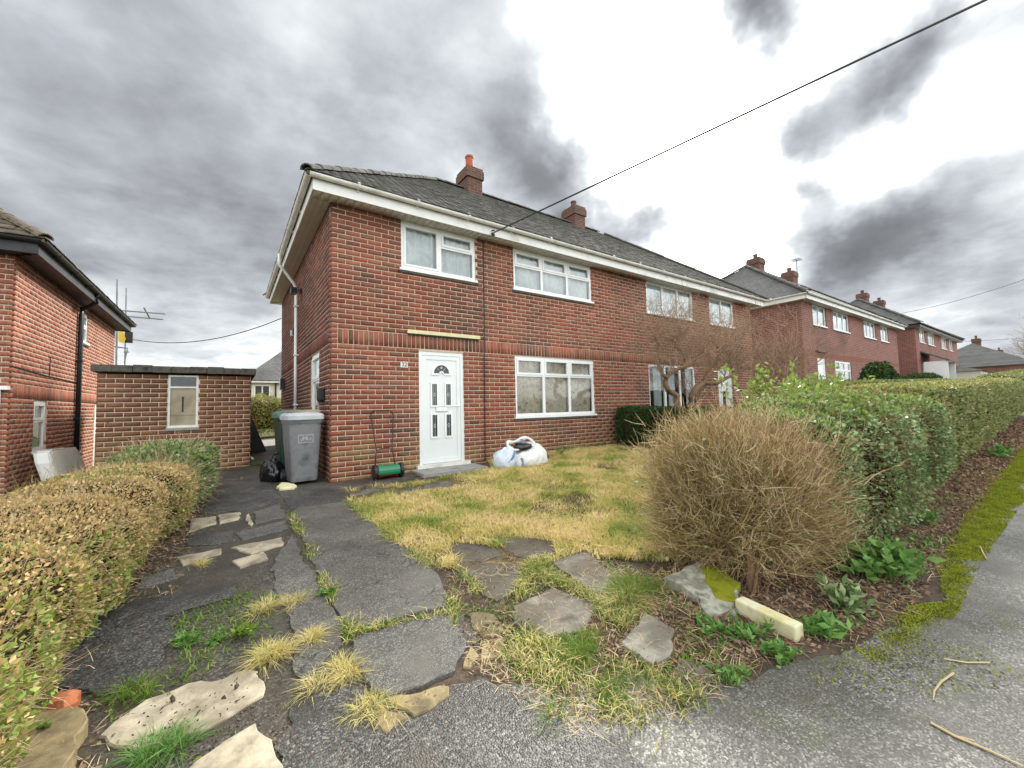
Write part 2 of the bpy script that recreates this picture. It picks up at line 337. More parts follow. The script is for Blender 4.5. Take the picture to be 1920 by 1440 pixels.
M['asph'] = asphalt('broken_asphalt_soil', (.034, .029, .023), (.26, .24, .205), 110, (.058, .044, .030), .9, moss=(.07, .075, .02))
M['pave'] = asphalt('asphalt_pavement', (.088, .083, .072), (.44, .42, .37), 130, (.09, .08, .062), .35, .6, .7, moss=(.10, .11, .03))
M['road'] = asphalt('asphalt_road', (.03, .03, .03), (.12, .12, .118), 90)
M['strip'] = asphalt('asphalt_grey_slab', (.070, .066, .059), (.35, .33, .29), 170, (.11, .10, .085), .1, .65, .5)
M['apron'] = asphalt('asphalt_apron', (.032, .030, .027), (.25, .24, .215), 115, (.06, .05, .036), .1, .6, .9, crack=4.5)
M['blackslab'] = asphalt('asphalt_black_slab', (.030, .029, .027), (.25, .24, .22), 130, (.035, .03, .025), .05, .6, .6)
M['sand'] = stonemat('sandstone_cream', [(.30, .25, .165), (.50, .43, .32), (.42, .36, .26), (.22, .185, .13)], 6, amt=0.38)
M['sandbrown'] = stonemat('sandstone_brown', [(.15, .115, .055), (.30, .235, .12), (.20, .155, .075)], 6, amt=0.5)
M['slabgrey'] = stonemat('stone_grey', [(.065, .056, .044), (.18, .160, .125), (.11, .098, .078), (.24, .215, .17)], 6, amt=0.6)
M['slabdark'] = stonemat('stone_dark', [(.04, .034, .026), (.11, .097, .075), (.065, .056, .044)], 6, amt=0.5)
M['slabpale'] = stonemat('stone_pale', [(.12, .112, .09), (.31, .29, .235), (.19, .175, .14)], 6, amt=0.45)
M['slate'] = simple('stone_lichen', [(.09, .088, .065), (.40, .39, .31), (.18, .175, .135), (.28, .275, .21)], 8, 8, rough=.75, bmp=(35, .8, .008))
M['mosstop'] = simple('moss_green', [(.12, .14, .012), (.24, .25, .02), (.17, .18, .015)], 14, 7, rough=.95, spec=.1, bmp=(90, .9, .01))
M['redlump'] = simple('broken_brick', [(.28, .085, .035), (.44, .15, .06), (.36, .11, .05)], 12, 7, rough=.9, bmp=(60, .8, .006))
M['postc'] = simple('mossy_concrete_post', [(.52, .47, .24), (.68, .64, .44), (.60, .54, .28), (.40, .40, .14)], 7, 7, rough=.85, bmp=(50, .5, .005))
M['twig'] = simple('dry_twig', [(.15, .085, .040), (.38, .235, .115), (.26, .15, .072)], 3, 3, isl=.6, rough=.85, spec=.2)
M['twigolive'] = simple('olive_twig', [(.15, .105, .035), (.36, .265, .10), (.25, .18, .065)], 3, 3, isl=.6, rough=.85, spec=.2)
M['twigpale'] = simple('pale_twig', [(.36, .26, .14), (.60, .47, .28), (.48, .36, .20)], 3, 3, isl=.6, rough=.85, spec=.2)
M['bark'] = simple('bark_brown', [(.06, .036, .022), (.19, .112, .062), (.12, .072, .042)], 7, 6, rough=.9, bmp=(50, .8, .006))
M['branch'] = simple('thin_branch', [(.22, .14, .09), (.44, .31, .20)], 2, 3, isl=.6, rough=.9)
M['core'] = simple('hedge_inner_shade', [(.018, .014, .008), (.05, .04, .02)], 12, 6, rough=1.0, spec=.05, bmp=(30, 1.0, .03))  # near-black colour stands for the shade inside hedges and the bush
M['litter'] = leafmat('dead_leaves', [(.07, .04, .026), (.22, .12, .075), (.36, .25, .17), (.15, .075, .045)], 3, .8, .8, .1)
M['leaf_dry'] = leafmat('hedge_leaf_dry', [(.30, .20, .07), (.60, .42, .18), (.48, .34, .14), (.72, .55, .28), (.38, .33, .11)], 2.2, .65, .7, .2)
M['leaf_mix'] = leafmat('hedge_leaf_green', [(.07, .13, .03), (.19, .27, .055), (.30, .35, .08), (.14, .20, .04)], 2.2, .6, .5, .25)
M['leaf_grey'] = leafmat('privet_leaf', [(.05, .10, .03), (.14, .21, .075), (.27, .35, .15), (.46, .54, .32)], 2.0, .8, .38, .25)  # palest stop paints the glints off the glossy leaves into their colour
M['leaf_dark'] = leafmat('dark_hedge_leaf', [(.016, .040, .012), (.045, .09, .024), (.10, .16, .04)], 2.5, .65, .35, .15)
M['leaf_trim'] = leafmat('trimmed_hedge_leaf', [(.08, .12, .04), (.19, .23, .075), (.32, .31, .13), (.22, .24, .08)], 1.5, .6, .45, .2)
M['leaf_bright'] = leafmat('bright_shoot_leaf', [(.10, .17, .03), (.20, .28, .06), (.32, .40, .12)], 3, .7, .4, .35)
M['leaf_top'] = leafmat('hedge_top_lit_leaf', [(.20, .21, .05), (.36, .36, .11), (.46, .42, .17)], 2, .7, .5, .3)  # paler leaves: light falling on the hedge top put into the colour
M['leaf_weed'] = leafmat('weed_leaf', [(.06, .16, .03), (.14, .28, .06), (.28, .42, .14)], 5, .6, .35, .25)
M['grass'] = leafmat('lawn_grass', [(.20, .29, .04), (.40, .44, .10), (.72, .59, .23), (.86, .70, .35), (.62, .44, .20)], 2.1, .26, .6, .25)
M['straw'] = leafmat('straw_grass', [(.22, .28, .06), (.50, .44, .15), (.72, .60, .26), (.80, .68, .34)], 4, .7, .65, .25)
M['grassgreen'] = leafmat('fresh_grass', [(.07, .15, .018), (.14, .24, .03), (.28, .32, .06)], 4, .7, .5, .3)
M['mossblade'] = leafmat('moss_tips', [(.06, .075, .012), (.17, .20, .018), (.34, .36, .03), (.22, .245, .02)], 9, .5, .8, .2)
M['bingrey'] = simple('grey_bin_plastic', [(.07, .073, .076), (.17, .174, .178), (.115, .118, .122)], 5, 6, rough=.45, spec=.4)
M['binlid'] = simple('faded_bin_lid', [(.36, .37, .39), (.50, .51, .53)], 4, 5, rough=.6)
M['binmark'] = simple('faded_bin_mark', [(.24, .245, .25), (.34, .345, .35)], 20, 5, rough=.6)
M['bingreen'] = simple('green_bin_plastic', [(.006, .028, .020), (.012, .045, .032)], 3, 4, rough=.4, spec=.45)
M['binlidg'] = simple('green_bin_lid', [(.06, .12, .105), (.12, .19, .17)], 4, 4, rough=.55)
M['bagblack'] = simple('black_bin_bag', [(.008, .008, .01)], rough=.18, spec=.6)
M['bagwhite'] = simple('woven_white_bag', [(.62, .63, .64), (.76, .76, .75), (.70, .69, .66)], 5, 5, rough=.55, bmp=(18, .5, .02))
M['bagblue'] = simple('bag_inside_bluish', [(.46, .52, .62), (.66, .70, .76)], 5, 5, rough=.55, bmp=(18, .5, .02))
M['strap'] = simple('blue_strap', [(.14, .20, .34)], rough=.7)
M['mowgreen'] = simple('mower_green', [(.005, .13, .055), (.008, .19, .08)], 3, 3, rough=.3, spec=.6)
M['mowred'] = simple('mower_red', [(.30, .012, .012)], rough=.4)
M['rust'] = simple('dark_tube', [(.025, .018, .016), (.06, .032, .025)], 8, 4, rough=.55)
M['steel'] = simple('galvanised_tube', [(.16, .17, .18), (.26, .27, .28)], 5, 4, rough=.5, metal=.4)
M['yellow'] = simple('yellow_sheet', [(.62, .40, .03), (.75, .52, .06)], 5, 4, rough=.6)
M['mattress'] = simple('mattress_cloth', [(.60, .60, .57), (.70, .70, .67)], 3, 4, rough=.9, bmp=(35, .5, .01))
M['mattside'] = simple('mattress_border', [(.50, .48, .43), (.62, .60, .55), (.24, .20, .17)], 6, 6, rough=.9)
M['ply'] = simple('plywood_board', [(.22, .18, .12), (.36, .31, .22), (.28, .235, .165)], 3, 6, rough=.85)
M['foam'] = simple('pale_yellow_stone', [(.62, .55, .30), (.72, .66, .44)], 8, 5, rough=.9)
M['wire'] = simple('wire_black', [(.02, .02, .022)], rough=.6)
M['bitumen'] = simple('mossy_roof_edge', [(.03, .028, .024), (.10, .09, .075), (.06, .055, .045)], 8, 7, rough=.95, bmp=(40, .8, .008))

# ------------------------------------------------------------------ brickwork, windows, roofs
PITCH = .0825
def oboxes(C, H, A):
    """many boxes: centres (n,3), half sizes (n,3), axes (3,3) rows or (n,3,3)"""
    C = np.asarray(C, float); H = np.asarray(H, float); n = len(C)
    S = np.array([[a, b_, c] for a in (-1, 1) for b_ in (-1, 1) for c in (-1, 1)], float)
    L = S[None]*H[:, None]
    V = C[:, None]+(np.einsum('nkj,njm->nkm', L, A) if np.ndim(A) == 3 else L@A)
    F = (np.array(BOXF)[None]+8*np.arange(n)[:, None, None]).reshape(-1, 4)
    return V.reshape(-1, 3), F
def lay_bricks(u0, u1, z0, n, openings, soldier=None, mod=.2375, joint=.0115, shift=0.0):
    out = []
    def free(a, b_, za, zb):
        iv = [(a, b_)]
        for (o0, o1, y0, y1) in openings:
            if y1 > za+.012 and y0 < zb-.012:
                nx = []
                for (s, e) in iv:
                    if o1 <= s or o0 >= e: nx.append((s, e)); continue
                    if s < o0: nx.append((s, o0))
                    if e > o1: nx.append((o1, e))
                iv = nx
        return [(s, e) for s, e in iv if e-s > .03]
    for c in range(n):
        if soldier is not None and soldier <= c < soldier+3: continue
        za = z0+c*PITCH+joint; zb = z0+(c+1)*PITCH
        u = u0-(mod/2 if c % 2 else 0)+(shift-mod if shift else 0)
        while u < u1:
            a, b_ = max(u, u0), min(u+mod-joint, u1)
            for s, e in free(a, b_, za, zb) if b_-a > .03 else []:
                out.append(((s+e)/2, (za+zb)/2, (e-s)/2, (zb-za)/2))
            u += mod
    if soldier is not None:
        za = z0+soldier*PITCH+joint; zb = z0+(soldier+3)*PITCH; u = u0+.115
        for c in range(3): out.append((u0+.0525, za+(c+.5)*PITCH-.005, .0525, PITCH/2-.005))
        while u < u1-.04:
            for s, e in free(u, min(u+.0725, u1), za, zb): out.append(((s+e)/2, (za+zb)/2, (e-s)/2, (zb-za)/2))
            u += .0825
    return out
def put_bricks(wall, jobs, cap=300, proud=.0):
    """jobs: (frame, layout, material). The nearest ones become bricks of their own, the rest one piece of brickwork per face"""
    allb = []
    for j, (F, lay, m) in enumerate(jobs):
        for i, (u, z, hu, hz) in enumerate(lay):
            p = F.pt(u, 0, z); d = np.linalg.norm(p-np.array([0, 0, CAMH])); q = proj(p)
            vis = 0 if (-20 < q[0] < 1940 and -20 < q[1] < 1460) else 50
            nv = F.n@(np.array([0, 0, CAMH])-p)/d
            allb.append((d/max(.05, nv)**.5+vis, j, i))
    allb.sort(); sel = {}
    for d, j, i in allb[:cap]: sel.setdefault(j, set()).add(i)
    cache = {}
    for j, (F, lay, m) in enumerate(jobs):
        A = np.array([F.u, F.n, (0, 0, 1.0)]); C = []; H = []
        for i, (u, z, hu, hz) in enumerate(lay):
            jn = RNG.uniform(-.001, .0022); c = F.pt(u, -.03+proud+jn, z)
            if i in sel.get(j, ()):
                key = (j, round(hu, 3), round(hz, 3))
                if key not in cache:
                    V, Fc = oboxes([(0, 0, 0)], [(hu, .03, hz)], A); me = np_mesh('brick', V, Fc, m)
                    cache[key] = me
                link('brick', cache[key], wall, loc=tuple(c))
            else:
                C.append(c); H.append((hu+RNG.uniform(-.002, .002), .03, hz+RNG.uniform(-.0015, .001)))
        if C:
            V, Fc = oboxes(C, H, A); o = link('brickwork', np_mesh('brickwork', V, Fc, m), wall); o['kind'] = 'stuff'
def proj(p):
    q = np.asarray(p, float)-np.array([0, 0, CAMH]); zc_ = q@_fw
    if zc_ < .05: return (-9999, -9999)
    return (CXP+FPX*(q@_rt)/zc_, CYP-FPX*(q@_up)/zc_)
def wall_panel(mb, F, u0, u1, z0, z1, openings, n0, reveal=.11):
    us = sorted({u0, u1, *[v for o in openings for v in o[:2]]}); zs = sorted({z0, z1, *[v for o in openings for v in o[2:]]})
    us = [u for u in us if u0 <= u <= u1]; zs = [z for z in zs if z0 <= z <= z1]
    for a, b_ in zip(us, us[1:]):
        for c, d in zip(zs, zs[1:]):
            um, zm = (a+b_)/2, (c+d)/2
            if any(o[0] < um < o[1] and o[2] < zm < o[3] for o in openings): continue
            mb.add([F.pt(a, n0, c), F.pt(b_, n0, c), F.pt(b_, n0, d), F.pt(a, n0, d)], [[0, 1, 2, 3]])
    for (a, b_, c, d) in openings:
        for q in ([(a, c), (a, d)], [(b_, c), (b_, d)], [(a, d), (b_, d)], [(a, c), (b_, c)]):
            mb.add([F.pt(q[0][0], n0, q[0][1]), F.pt(q[1][0], n0, q[1][1]), F.pt(q[1][0], n0-reveal, q[1][1]), F.pt(q[0][0], n0-reveal, q[0][1])], [[0, 1, 2, 3]])
def window(F, parent, u0, u1, z0, z1, lights, style='top', tf=.30, ns=-.035, cur='net', glass='glass', sill=True, folds=9, curgap=None, frame='white', drk=False):
    """frame with lights; style: 'top' opener above a fixed pane, 'plain', or a list with one entry a light"""
    fw_ = .055; mb = MB()
    mb.box(F, u0, u0+fw_, ns-.04, ns+.012, z0, z1); mb.box(F, u1-fw_, u1, ns-.04, ns+.012, z0, z1)
    mb.box(F, u0+fw_, u1-fw_, ns-.04, ns+.012, z1-fw_, z1); mb.box(F, u0+fw_, u1-fw_, ns-.04, ns+.012, z0, z0+fw_)
    w = (u1-u0-2*fw_-(lights-1)*.06)/lights; sash = []; panes = []
    for k in range(lights):
        a = u0+fw_+k*(w+.06); b_ = a+w
        if k: mb.box(F, a-.06, a, ns-.04, ns+.014, z0+fw_, z1-fw_)
        st = style[k] if isinstance(style, (list, tuple)) else style
        zt = z1-fw_-(z1-z0)*tf
        if st == 'top':
            mb.box(F, a, b_, ns-.04, ns+.012, zt-.035, zt)
            sash.append((a, b_, zt, z1-fw_, .045, .024)); panes.append((a+.045, b_-.045, zt+.045, z1-fw_-.045)); panes.append((a+.012, b_-.012, z0+fw_+.01, zt-.04))
        elif st == 'bar':
            zt = z1-fw_-(z1-z0)*.36
            sash.append((a, b_, z0+fw_, z1-fw_, .04, .022)); sash.append((a+.04, b_-.04, zt-.012, zt+.012, .0119, .02))
            panes.append((a+.04, b_-.04, z0+fw_+.04, zt-.012)); panes.append((a+.04, b_-.04, zt+.012, z1-fw_-.04))
        else: panes.append((a+.015, b_-.015, z0+fw_+.015, z1-fw_-.015))
    win = mb.build('window', M[frame], parent)
    for (a, b_, c, d, t, pr) in sash:
        s = MB(); s.box(F, a+.002, a+t, ns-.03, ns+pr, c+.002, d-.002); s.box(F, b_-t, b_-.002, ns-.03, ns+pr, c+.002, d-.002)
        if d-c > 2.1*t: s.box(F, a+t, b_-t, ns-.03, ns+pr, c+.002, c+t); s.box(F, a+t, b_-t, ns-.03, ns+pr, d-t, d-.002)
        s.build('sash', M[frame], win)
    for (a, b_, c, d) in panes:
        out_ = np.cross(F.u, (0, 0, 1))@F.n > 0
        link('pane', np_mesh('pane', [F.pt(a-.01, ns-.012, c-.01), F.pt(b_+.01, ns-.012, c-.01), F.pt(b_+.01, ns-.012, d+.01), F.pt(a-.01, ns-.012, d+.01)], [[0, 1, 2, 3] if out_ else [3, 2, 1, 0]], M[glass]), win)
    if sill:
        MB().box(F, u0-.03, u1+.03, ns-.04, .035, z0-.045, z0-.002).build('sill', M['offwhite'] if drk else M[frame], win)
        MB().box(F, u0-.05, u1+.05, -.06, .028, z0-.085, z0-.047).build('sill', M['bitumen'], win)
    if cur:
        gaps = curgap or [(0, 1)]
        for (g0, g1) in gaps:
            a = u0+.03+(u1-u0-.06)*g0; b_ = u0+.03+(u1-u0-.06)*g1; nseg = int(folds*8*(g1-g0))+8; V = []; Fc = []
            for i in range(nseg+1):
                t = i/nseg; uu = a+(b_-a)*t; off = -.10-.018*math.sin(t*folds*(g1-g0)*2*math.pi)-.010*math.sin(t*23+1.3)
                V += [F.pt(uu, ns+off, z0+.01), F.pt(uu, ns+off*1.04, z1-.01)]
            for i in range(nseg): Fc.append([2*i, 2*i+2, 2*i+3, 2*i+1])
            MB().add(V, Fc).build('curtain', M[cur], win, smooth=True)
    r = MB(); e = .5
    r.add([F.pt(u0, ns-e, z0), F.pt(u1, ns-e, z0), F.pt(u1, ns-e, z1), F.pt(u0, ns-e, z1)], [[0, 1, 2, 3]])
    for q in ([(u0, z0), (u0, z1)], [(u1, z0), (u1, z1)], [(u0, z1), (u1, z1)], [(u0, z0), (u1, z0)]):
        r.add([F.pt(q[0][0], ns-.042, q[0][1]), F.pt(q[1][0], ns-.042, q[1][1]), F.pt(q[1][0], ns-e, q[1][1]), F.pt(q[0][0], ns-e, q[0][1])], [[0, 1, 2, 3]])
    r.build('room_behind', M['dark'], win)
    return win
def hip_roof(parent, x0, x1, y0, y1, ze, zr, inset, mat, tiles=(), th=.165, gauge=.11, hiptiles=True, matt=None):
    ym = (y0+y1)/2; E = [np.array(p, float) for p in ((x0, y0, ze), (x1, y0, ze), (x1, y1, ze), (x0, y1, ze))]
    A_, B_ = np.array([x0+inset, ym, zr]), np.array([x1-inset, ym, zr])
    roof = MB().add([*E, A_, B_, *[e-np.array([0, 0, .05]) for e in E]], [[0, 1, 5, 4], [1, 2, 5], [2, 3, 4, 5], [3, 0, 4], [0, 6, 7, 1], [1, 7, 8, 2], [2, 8, 9, 3], [3, 9, 6, 0], [6, 9, 8, 7]]).build('roof', mat, parent)
    def slope(p0, p1, q0, q1):
        e = (p1-p0)/np.linalg.norm(p1-p0); base = (q0-p0)-e*((q0-p0)@e); L = np.linalg.norm(base); s = base/L; m = np.cross(e, s)
        if m[2] < 0: m = -m
        tl = .006+.0; C = []; H = []; AX = []
        rows = int(L/gauge)
        for r in range(rows+1):
            d = min(r*gauge, L-.02); a = p0+(q0-p0)*(d/L); b_ = p1+(q1-p1)*(d/L); w = (b_-a)@e; off = (th/2 if r % 2 else 0); k = -off
            while k < w:
                u0_, u1_ = max(k, 0), min(k+th-.006, w)
                if u1_-u0_ > .02:
                    c = a+e*((u0_+u1_)/2)+s*(gauge*.5)+m*(.016+RNG.uniform(-.004, .004))
                    C.append(c); H.append(((u1_-u0_)/2, gauge*.66, .007))
                    tilt = .075+RNG.uniform(-.025, .025); s2 = s*math.cos(tilt)-m*math.sin(tilt); m2 = m*math.cos(tilt)+s*math.sin(tilt)
                    rr = RNG.uniform(-.02, .02); e2 = e*math.cos(rr)+s2*math.sin(rr); s3 = s2*math.cos(rr)-e*math.sin(rr)
                    AX.append((e2, s3, m2))
                k += th
        V, Fc = oboxes(C, H, np.array(AX)); o = link('tile_field', np_mesh('tile_field', V, Fc, matt or mat), roof); o['kind'] = 'stuff'
    if 'front' in tiles: slope(E[0], E[1], A_, B_)
    if 'left' in tiles: slope(E[3], E[0], A_, A_)
    if 'right' in tiles: slope(E[1], E[2], B_, B_)
    def caps(p, q, name, step=.30, rad=.105):
        d = q-p; L = np.linalg.norm(d); t = d/L; a = np.cross(t, (0, 0, 1)); a /= np.linalg.norm(a); c = np.cross(a, t)
        if c[2] < 0: c = -c
        mb = MB(); rings = []
        for sgn, rr in ((-.5, 1.0), (.5, .9)):
            rings.append([t*sgn*step*1.1+rr*rad*(math.cos(th_)*a+math.sin(th_)*c*.8) for th_ in np.linspace(0, math.pi, 7)]+[t*sgn*step*1.1+rr*(rad-.02)*(math.cos(th_)*a+math.sin(th_)*c*.8) for th_ in np.linspace(math.pi, 0, 7)])
        mb.loft(rings); me = np_mesh(name, mb.v, mb.f, matt or mat)
        for i in range(int(L/step)):
            link(name, me, roof, loc=tuple(p+t*(i+.5)*step+c*(.012+RNG.uniform(-.006, .006))))
    if hiptiles:
        caps(E[0], A_, 'hip_tile'); caps(E[3], A_, 'hip_tile'); caps(E[1], B_, 'hip_tile'); caps(A_, B_, 'ridge_tile', .32)
    return roof
def chimney(parent, x, y, z0, z1, zp, w=.50, d=.62, potm='clay', potr=.11):
    mb = MB(); F = Frame((x, y, 0), (1, 0, 0), (0, 1, 0))
    mb.box(F, -w/2, w/2, -d/2, d/2, z0, z1-.33); mb.box(F, -w/2-.045, w/2+.045, -d/2-.045, d/2+.045, z1-.33, z1-.09); mb.box(F, -w/2-.02, w/2+.02, -d/2-.02, d/2+.02, z1-.09, z1)
    c = mb.build('chimney', M['brick_chim'], parent)
    pts = [(x, y, z1-.01), (x, y, z1+.03), (x, y, z1+.05), (x, y, zp-.07), (x, y, zp-.06), (x, y, zp-.01), (x, y, zp)]
    MB().tube(pts, [potr*1.15, potr*1.1, potr*.98, potr*.95, potr*1.08, potr*1.08, potr*1.0], 14).build('chimney_pot', M[potm], c, smooth=False)
    return c
def eaves(parent, x0, x1, y0, y1, zs, ov=.31, fh=.19, fm='fascia', gm='offwhite', sm='soffit', boards=True, sides=('front', 'left', 'right', 'back'), gr=.052):
    """soffit, fascia and gutter round a hipped roof; (x0..y1) is the wall line"""
    FS = {'front': Frame((x0, y0, 0), (1, 0, 0), (0, -1, 0)), 'back': Frame((x1, y1, 0), (-1, 0, 0), (0, 1, 0)), 'left': Frame((x0, y1, 0), (0, -1, 0), (-1, 0, 0)), 'right': Frame((x1, y0, 0), (0, 1, 0), (1, 0, 0))}
    LEN = {'front': x1-x0, 'back': x1-x0, 'left': y1-y0, 'right': y1-y0}
    for s in sides:
        F, L = FS[s], LEN[s]; e = ov if s in ('front', 'back') else ov-.002
        MB().box(F, -e, L+e, ov-.022, ov, zs-.012, zs+fh).build('fascia', M[fm], parent)
        g = MB(); n = 9; rings = []
        for u in (-e-.055, L+e+.055):
            rings.append([F.pt(u, ov+.06+gr*math.cos(t), zs+fh+.012+gr*math.sin(t)) for t in np.linspace(math.pi, 2*math.pi, n)]+[F.pt(u, ov+.06+(gr-.006)*math.cos(t), zs+fh+.018+(gr-.006)*math.sin(t)) for t in np.linspace(2*math.pi, math.pi, n)])
        g.loft(rings)
        go = g.build('gutter', M[gm], parent)
        me = None
        for i in range(int(L/1.0)+1):
            u = .35+i*1.0
            if u > L: break
            b_ = MB(); b_.tube([F.pt(u-.02, ov+.06, zs+fh+.012), F.pt(u+.02, ov+.06, zs+fh+.012)], gr+.006, 12); b_.box(F, u-.018, u+.018, ov, ov+.02, zs+fh-.07, zs+fh+.0)
            b_.build('gutter_bracket', M[gm], go)
        if boards and s == 'front':
            nb = int((L+2*ov)/.122); w = (L+2*ov-.05)/nb; me = None
            for i in range(nb):
                if me is None:
                    V, Fc = oboxes([(0, 0, 0)], [(w/2-.0025, (ov-.024)/2+.0, .005)], np.eye(3)); me = np_mesh('soffit_board', V, Fc, M[sm])
                link('soffit_board', me, parent, loc=tuple(F.pt(-ov+.025+(i+.5)*w, (ov-.024)/2, zs+.004)))
            MB().box(F, -ov+.02, L+ov-.02, .0, ov-.022, zs+.010, zs+.02).build('soffit', M[sm], parent)
        else:
            for k in range(3):
                a = (ov-.022)*k/3; b_ = (ov-.022)*(k+1)/3
                MB().box(F, -.003 if k == 0 else -a, L+(0.003 if k == 0 else a), a+.002, b_-.002, zs-.001+.001*k, zs+.012+.001*k).build('soffit_board', M[sm], parent)

# ---- the near pair of houses
X0, X1, Y0, Y1, ZB, ZS = 1.319, 15.30, 6.93, 14.2, .3, .3+.0825*55
house = thing('brick_house', 'red brick pair of houses with number 32 by its pale grey front door', 'house', (X0, Y0, ZB))
Ff = Frame((X0, Y0, 0), (1, 0, 0), (0, -1, 0)); Fs = Frame((X0, Y0, 0), (0, 1, 0), (-1, 0, 0))
WIN = dict(w1=(2.49, 4.01, 3.97, ZS), w2=(4.935, 7.275, 3.97, ZS), w3=(9.405, 11.655, 3.97, ZS), w4=(12.59, 14.09, 3.97, ZS), w5=(4.915, 7.255, 1.25, 2.53), w6=(9.37, 11.60, 1.25, 2.53), d1=(2.80, 3.705, .415, 2.50), d2=(12.90, 13.76, .46, 2.53))
opf = [(a-X0, b_-X0, c, d) for a, b_, c, d in WIN.values()]
ops = [(.97, 1.83, 1.36, 2.53)]
mb = MB(); wall_panel(mb, Ff, .02, X1-X0-.02, -.2, ZS, opf, -.0015); wall_panel(mb, Fs, .02, Y1-Y0-.02, -.2, ZS, ops, -.0015)
mb.add([(X1-.012, Y0+.01, -.2), (X1-.012, Y1, -.2), (X1-.012, Y1, ZS), (X1-.012, Y0+.01, ZS)], [[0, 1, 2, 3]]); mb.add([(X0+.01, Y1, -.2), (X1-.012, Y1, -.2), (X1-.012, Y1, ZS), (X0+.01, Y1, ZS)], [[0, 1, 2, 3]])
wall = mb.build('wall', M['mortar'], house)
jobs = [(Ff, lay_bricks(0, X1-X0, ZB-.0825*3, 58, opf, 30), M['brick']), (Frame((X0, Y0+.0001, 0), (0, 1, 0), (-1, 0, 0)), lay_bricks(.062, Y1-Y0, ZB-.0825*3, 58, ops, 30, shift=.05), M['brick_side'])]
put_bricks(wall, jobs, 300)
def sub(k): a, b_, c, d = WIN[k]; return a-X0, b_-X0, c, d
window(Ff, house, *sub('w1'), 2, ['bar', 'top'], tf=.30, cur='net', glass='glass')
window(Ff, house, *sub('w2'), 3, 'top', tf=.33, cur='net')
window(Ff, house, *sub('w3'), 3, 'plain', cur='blind', glass='glass2')
window(Ff, house, *sub('w4'), 2, 'plain', cur='blind', glass='glass2')
window(Ff, house, *sub('w5'), 3, 'top', tf=.27, cur='curtain', folds=12)
window(Ff, house, *sub('w6'), 3, 'plain', cur='net', curgap=[(.16, .30), (.48, .60), (.88, 1)], folds=6)
window(Fs, house, *ops[0], 1, 'top', tf=.36, cur='net', sill=True)
eaves(house, X0, X1, Y0, Y1, ZS)
hip_roof(house, X0-.40, X1+.40, Y0-.40, Y1+.40, ZS+.215, 8.03, 3.9, M['tile'], ('front', 'left'))
chimney(house, 5.97, 10.565, 7.2, 8.64, 9.14, potr=.125)
chimney(house, 10.30, 10.565, 7.2, 8.62, 8.92, potm='brick_chim', potr=.10)
